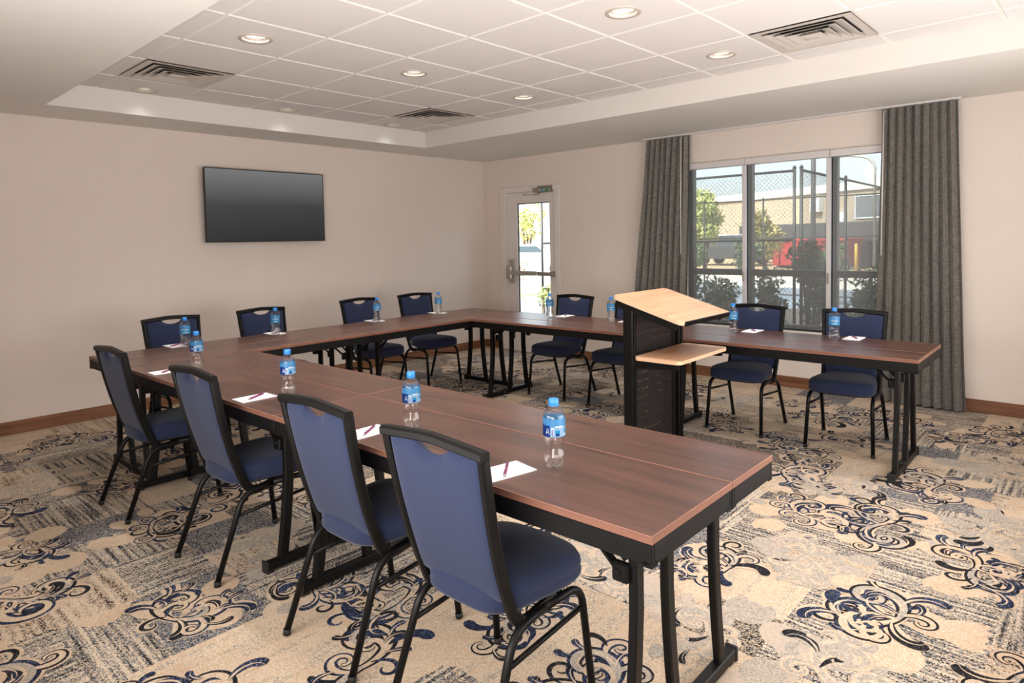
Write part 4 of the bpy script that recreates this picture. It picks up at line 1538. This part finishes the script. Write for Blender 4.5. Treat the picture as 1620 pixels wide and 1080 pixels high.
def shrub(name, label, cat, loc, rx, rz_, n, leaf, m, seed, stem=.3, lobes=5, group=None, tall=False):
    rr = random.Random(seed)
    o = thing(name, label, cat, loc, rr.uniform(0, 6), group)
    L = [(rr.uniform(-.5, .5) * rx, rr.uniform(-.5, .5) * rx, stem + rz_ * (.35 + .5 * (k + .5) / lobes * 1.1), rx * rr.uniform(.45, .75)) for k in range(lobes)]
    def f(r_):
        x, y, z, rad = L[r_.randrange(lobes)]
        while True:
            p = Vector((r_.uniform(-1, 1), r_.uniform(-1, 1), r_.uniform(-1, 1)))
            if .25 < p.length < 1: break
        return (x + p.x * rad, y + p.y * rad, max(.03, z + p.z * rad * min(1.0, rz_ / rx * .7)))
    leaves(n, f, leaf, rr, len(m) if isinstance(m, list) else 1).build('foliage', m, o)
    b = MB()
    for k in range(lobes):
        x, y, z, rad = L[k]
        b.tube([(0.02 * k, 0, -.02), (x * .4, y * .4, z * .45), (x, y, z)], .012 if not tall else .05, 6)
    b.build('stem', E_['bark'], o)
    return o
g_s = 'shrubs in the bed outside the window'
shrub('garden_shrub', 'dark leafy shrub outside the left window bay, behind the lectern', 'shrub', (2.78, 1.25, GZ), .30, .85, 900, .045, E_['leafdark'], 1, group=g_s)
shrub('garden_shrub', 'dark shrub outside, just right of the first window post', 'shrub', (3.48, 1.15, GZ), .22, .95, 600, .042, E_['leafdark'], 2, group=g_s)
shrub('garden_shrub', 'tall dark shrub outside the right half of middle window bay', 'shrub', (3.98, 1.05, GZ), .30, 1.32, 1100, .045, E_['leafdark'], 3, lobes=7, group=g_s)
shrub('garden_shrub', 'dark shrub outside the right window bay', 'shrub', (4.55, 1.1, GZ), .28, .95, 800, .045, E_['leafdark'], 4, group=g_s)
shrub('garden_shrub', 'low dark shrub outside the middle window bay, behind a blue chair', 'shrub', (3.72, .8, GZ), .24, .55, 600, .04, E_['leafdark'], 6, stem=.1, group=g_s)
shrub('garden_shrub', 'thin yellow green shrub seen low through the door glass', 'shrub', (-.62, 2.0, GZ), .15, .62, 200, .035, [E_['leafmid'], E_['leafyel']], 8)
shrub('flowering_shrub', 'shrub with pale red blooms seen through the door glass', 'shrub', (-6.6, 7.6, GZ), .5, .85, 350, .06, [E_['leafyel'], E_['bloom'], E_['leafmid']], 9)
shrub('verge_shrub', 'small green shrub on the verge left of the parked car tail', 'shrub', (-4.9, 15.5, GZ), .5, 1.0, 500, .09, E_['leafmid'], 10)
shrub('verge_shrub', 'small dark shrub on the verge, seen past middle window bay', 'shrub', (-1.6, 12.5, GZ), .5, 1.2, 500, .09, E_['leafdark'], 11)
shrub('verge_shrub', 'small dark shrub on the verge by the right bay', 'shrub', (1.55, 9.5, GZ), .5, 1.0, 500, .09, E_['leafdark'], 12)
shrub('young_tree', 'bright yellow green tree beyond the fence in left bay', 'tree', (-6.75, 20, GZ), 1.0, 2.7, 2200, .14, E_['leafyel'], 13, stem=.7, lobes=7, tall=True)
shrub('young_tree', 'olive brown tree beyond the fence in the middle bay', 'tree', (-4.15, 20, GZ), .85, 1.9, 1900, .13, E_['leafolive'], 14, stem=.5, lobes=7, tall=True)
shrub('young_tree', 'pale yellow tree seen through the door glass', 'tree', (-19.6, 23.0, GZ), 1.0, 2.7, 900, .13, E_['leafyel'], 15, stem=.9, lobes=6, tall=True)

# chain link enclosure
FY, FX, FT = 2.5, 3.29, 2.31
def fence_run(label, p0, p1, posts, rails, ztop_, mesh_gap=.062):
    p0, p1 = Vector((p0[0], p0[1], 0)), Vector((p1[0], p1[1], 0))
    d = (p1 - p0); Ln = d.length; d.normalize()
    o = thing('chain_link_fence', label, 'fence', (p0.x, p0.y, GZ), math.atan2(d.y, d.x), 'black chain link fence runs')
    zt = ztop_ - GZ
    for t in posts:
        b = MB().tube([(t, 0, 0), (t, 0, zt + .03)], .022, 8)
        b.lathe([(.028, zt + .03), (.024, zt + .05), (.004, zt + .07)], 8, c=(t, 0))
        b.build('post', E_['fence'], o)
    for z in rails:
        MB().tube([(0, 0, z - GZ), (Ln, 0, z - GZ)], .019, 6).build('rail', E_['fence'], o)
    b = MB()
    H = zt - .06
    r = .0013
    k = -H
    while k < Ln:
        for s in (1, -1):
            a0, a1 = k, k + H
            z0, z1 = .04, .04 + H
            x0, x1 = (a0, a1) if s > 0 else (a1, a0)
            # clip to run
            def clip(xa, za, xb, zb):
                if xa < 0: za += (zb - za) * (0 - xa) / (xb - xa); xa = 0
                if xb > Ln: zb += (za - zb) * (xb - Ln) / (xb - xa); xb = Ln
                return xa, za, xb, zb
            if s > 0: q = clip(a0, z0, a1, z1)
            else: q = clip(a0, z1, a1, z0)
            if q[2] - q[0] > .01:
                b.sweep([(q[0], 0, q[1]), (q[2], 0, q[3])], [(-r, -r), (r, -r), (r, r), (-r, r)], up=(0, 1, 0), smooth=False, caps=False)
        k += mesh_gap
    w = b.build('chain_link_mesh', E_['wire'], o)
    w['kind'] = 'stuff'
    return o
fence_run('near black chain link fence run crossing the left and middle bays', (-1.08, FY), (FX, FY), [.0, 2.88, 4.37], [FT, 1.40, GZ + .1], FT)
fence_run('black chain link fence run leading away from the tall corner post', (FX + .09, FY), (FX - .25, 10.5), [.0, 2.2, 5.0, 7.95], [FT, GZ + .1], FT)
fence_run('far black chain link fence run behind the enclosure', (-4.0, 10.6), (FX + .6, 10.6), [.05, 1.95, 3.6, 5.6, 7.0], [2.38, 1.40, GZ + .1], 2.38, .09)

# building across the road
bd = thing('masonry_building', 'long tan masonry building with white roof edge beyond the fence', 'building', (-3.65, 35, GZ), math.atan2(-8.5, 15.3))
MB().box((-26, 0, 0), (18, 8, 4.15)).build('wall', E_['brick'], bd)
MB().box((-26.2, -.15, 4.15), (18.2, 8.2, 4.66), .02).build('roof_edge', E_['cap'], bd)
for (x0, x1, z0, z1) in ((-1.6, .1, 2.55, 3.75), (4.0, 6.0, 2.5, 3.75)):
    w = MB().box((x0, -.05, z0), (x1, .02, z1)).build('window', E_['grey_win'], bd)
    b = MB()
    for (a0, c0, a1, c1) in ((x0 - .08, z0 - .08, x1 + .08, z0), (x0 - .08, z1, x1 + .08, z1 + .08), (x0 - .08, z0, x0, z1), (x1, z0, x1 + .08, z1)):
        b.box((a0, -.09, c0), (a1, .02, c1))
    b.build('window_frame', E_['white'], w)
MB().box((-5.0, -.35, 3.0), (-4.2, 0, 3.9), .02).build('vent_box', E_['white'], bd)
MB().box((-2.9, -.3, 2.1), (-2.3, 0, 2.9), .02).build('meter_box', E_['white'], bd)
b = MB().lathe([(.3, 4.66), (.3, 5.1), (.5, 5.15), (.5, 5.3), (.25, 5.4), (.25, 5.55), (.4, 5.6), (.1, 5.75)], 14, c=(-2.4, 2.0))
b.build('roof_fan', E_['white'], bd)

sh = thing('loading_canopy', 'long dark canopy with posts in front of the tan building', 'canopy', (-5.6, 29.5, GZ), math.atan2(-8.5, 15.3))
MB().box((-5.8, 0, 1.25), (12, 4.0, 2.2), .03).build('fascia', E_['dark'], sh)
MB().box((-5.6, 3.7, 0), (11.8, 3.9, 1.25)).build('rear_wall', E_['dark'], sh)
for x in (-5.4, -1.0, 3.4, 7.8, 11.6):
    MB().box((x - .08, .1, 0), (x + .08, .26, 1.25)).build('post', E_['dark'], sh)

dm = thing('dumpster', 'red steel dumpster parked across the road, right bays', 'dumpster', (-4.5, 27.0, GZ), math.atan2(-8.5, 15.3) * .3)
b = MB(); b.hull([(-1.75, -.8, .12), (1.75, -.8, .12), (1.9, .8, 1.35), (-1.9, .8, 1.35), (-1.75, .8, .12), (1.75, .8, .12), (-1.9, -.85, 1.35), (1.9, -.85, 1.35)])
b.build('body', E_['red'], dm)
b = MB()
for x in (-1.4, -.7, 0, .7, 1.4): b.box((x - .05, -.93, .2), (x + .05, -.8, 1.3))
b.box((-1.95, -.95, 1.3), (1.95, .9, 1.42), .02)
b.build('rib', E_['red'], dm)
b = MB()
for x in (-1.5, 1.5): b.box((x - .1, -.7, 0), (x + .1, .7, .13))
b.build('skid', E_['dark'], dm)

def car(name, label, loc, rz, paint, suv=False):
    o = thing(name, label, 'car', loc, rz)
    prof = [(-2.2, .35), (-2.22, .75), (-2.1, .98), (-1.75, 1.02), (-1.45, 1.62), (.55, 1.66), (1.25, 1.08), (2.05, .95), (2.2, .7), (2.2, .35)] if suv else \
           [(-2.2, .3), (-2.2, .75), (-2.05, .92), (-1.5, .98), (-.85, 1.4), (.35, 1.42), (1.1, .98), (1.95, .85), (2.15, .62), (2.15, .3)]
    b = MB()
    n = len(prof)
    rings = []
    for y, ins in ((-.88, .10), (-.80, 0), (.80, 0), (.88, .10)):
        rings.append([b.vert((x * (1 - .02 * ins), y * (1 - (.14 if z > 1.1 else 0)), z - ins * .3 * (1 if z > .6 else 0))) for x, z in prof])
    for r0, r1 in zip(rings, rings[1:]):
        for k in range(n): b.face((r0[k], r0[(k + 1) % n], r1[(k + 1) % n], r1[k]))
    b.face(rings[0]); b.face(rings[-1][::-1])
    b.build('body', paint, o)
    zb, zt_ = (1.08, 1.54) if suv else (.98, 1.34)
    for s in (-1, 1):
        for (x0, x1, x2, x3) in (((-1.5, -.55, -.55, -1.28)), ((-.47, .9, .45, -.47))):
            b = MB(); y = s * .80
            b.hull([(x0, y - .06, zb), (x1, y - .06, zb), (x2, y - .06 - s * .04, zt_), (x3, y - .06 - s * .04, zt_), (x0, y + .06, zb), (x1, y + .06, zb), (x2, y + .03, zt_), (x3, y + .03, zt_)])
            b.build('side_window', E_['car_glass'], o)
        for x in (-1.35, 1.35):
            b = MB()
            pr = [(.0, -.11), (.30, -.11), (.34, -.08), (.34, .08), (.30, .11), (.0, .11)]
            rg = [[b.vert((x + r_ * math.cos(2 * PI * k / 18), s * .80 + w_, .34 + r_ * math.sin(2 * PI * k / 18))) for k in range(18)] for r_, w_ in pr]
            for r0, r1 in zip(rg, rg[1:]):
                for k in range(18): b.face((r0[k], r0[(k + 1) % 18], r1[(k + 1) % 18], r1[k]))
            wq = b.build('wheel', E_['tyre'], o)
            b = MB()
            b.sweep([(x, s * .905, .34), (x, s * .92, .34)], [(.2 * math.cos(2 * PI * k / 12), .2 * math.sin(2 * PI * k / 12)) for k in range(12)], up=(0, 0, 1), smooth=False)
            b.build('hub', E_['pole'], wq)
    b = MB(); b.box((2.12, -.7, .55), (2.2, -.45, .68)); b.box((2.12, .45, .55), (2.2, .7, .68))
    b.build('headlight', E_['white'], o)
    return o
E_['car_d'] = mat('dark_car_paint', srgb(58, 60, 64), 0.3)
suv = car('parked_car', 'dark sport utility car with white roof and tail parked beyond the fence', (-9.7, 29.3, GZ), R(-6), E_['car_d'], True)
MB().box((-1.55, -.68, 1.575), (.62, .68, 1.70), .03).build('roof', E_['car_w'], suv)
MB().box((-2.26, -.83, .62), (-1.62, .83, 1.34), .06).build('tailgate', E_['car_w'], suv)
car('parked_car', 'pale silver car seen through the door glass', (-13.6, 16.2, GZ), R(40), E_['car_s'])

lp = thing('street_lamp', 'tall pale street lamp with curved arm beyond the fence', 'street lamp', (-1.15, 24, GZ))
MB().tube(fillet([(0, 0, 0), (0, 0, 4.75), (-1.1, 0, 4.95)], .6, 8), .06, 8).build('pole', E_['pole'], lp)
MB().box((-1.7, -.12, 4.88), (-1.05, .12, 5.0), .03).build('lamp_head', E_['pole'], lp)
up_ = thing('utility_pole', 'dark utility pole rising behind the fence corner posts', 'pole', (-.48, 14.6, GZ))
MB().tube([(0, 0, 0), (0, 0, 5.6)], .075, 10).build('shaft', E_['dark'], up_)
MB().box((-.5, -.05, 5.2), (.5, .05, 5.3)).build('crossarm', E_['dark'], up_)
bo = thing('bollard', 'yellow bollard beside the red dumpster', 'bollard', (-1.95, 24.4, GZ))
E_['yel'] = mat('yellow_paint', srgb(200, 170, 70), .6)
MB().lathe([(.07, 0), (.07, 1.1), (.05, 1.17), (.005, 1.19)], 12).build('post', E_['yel'], bo)
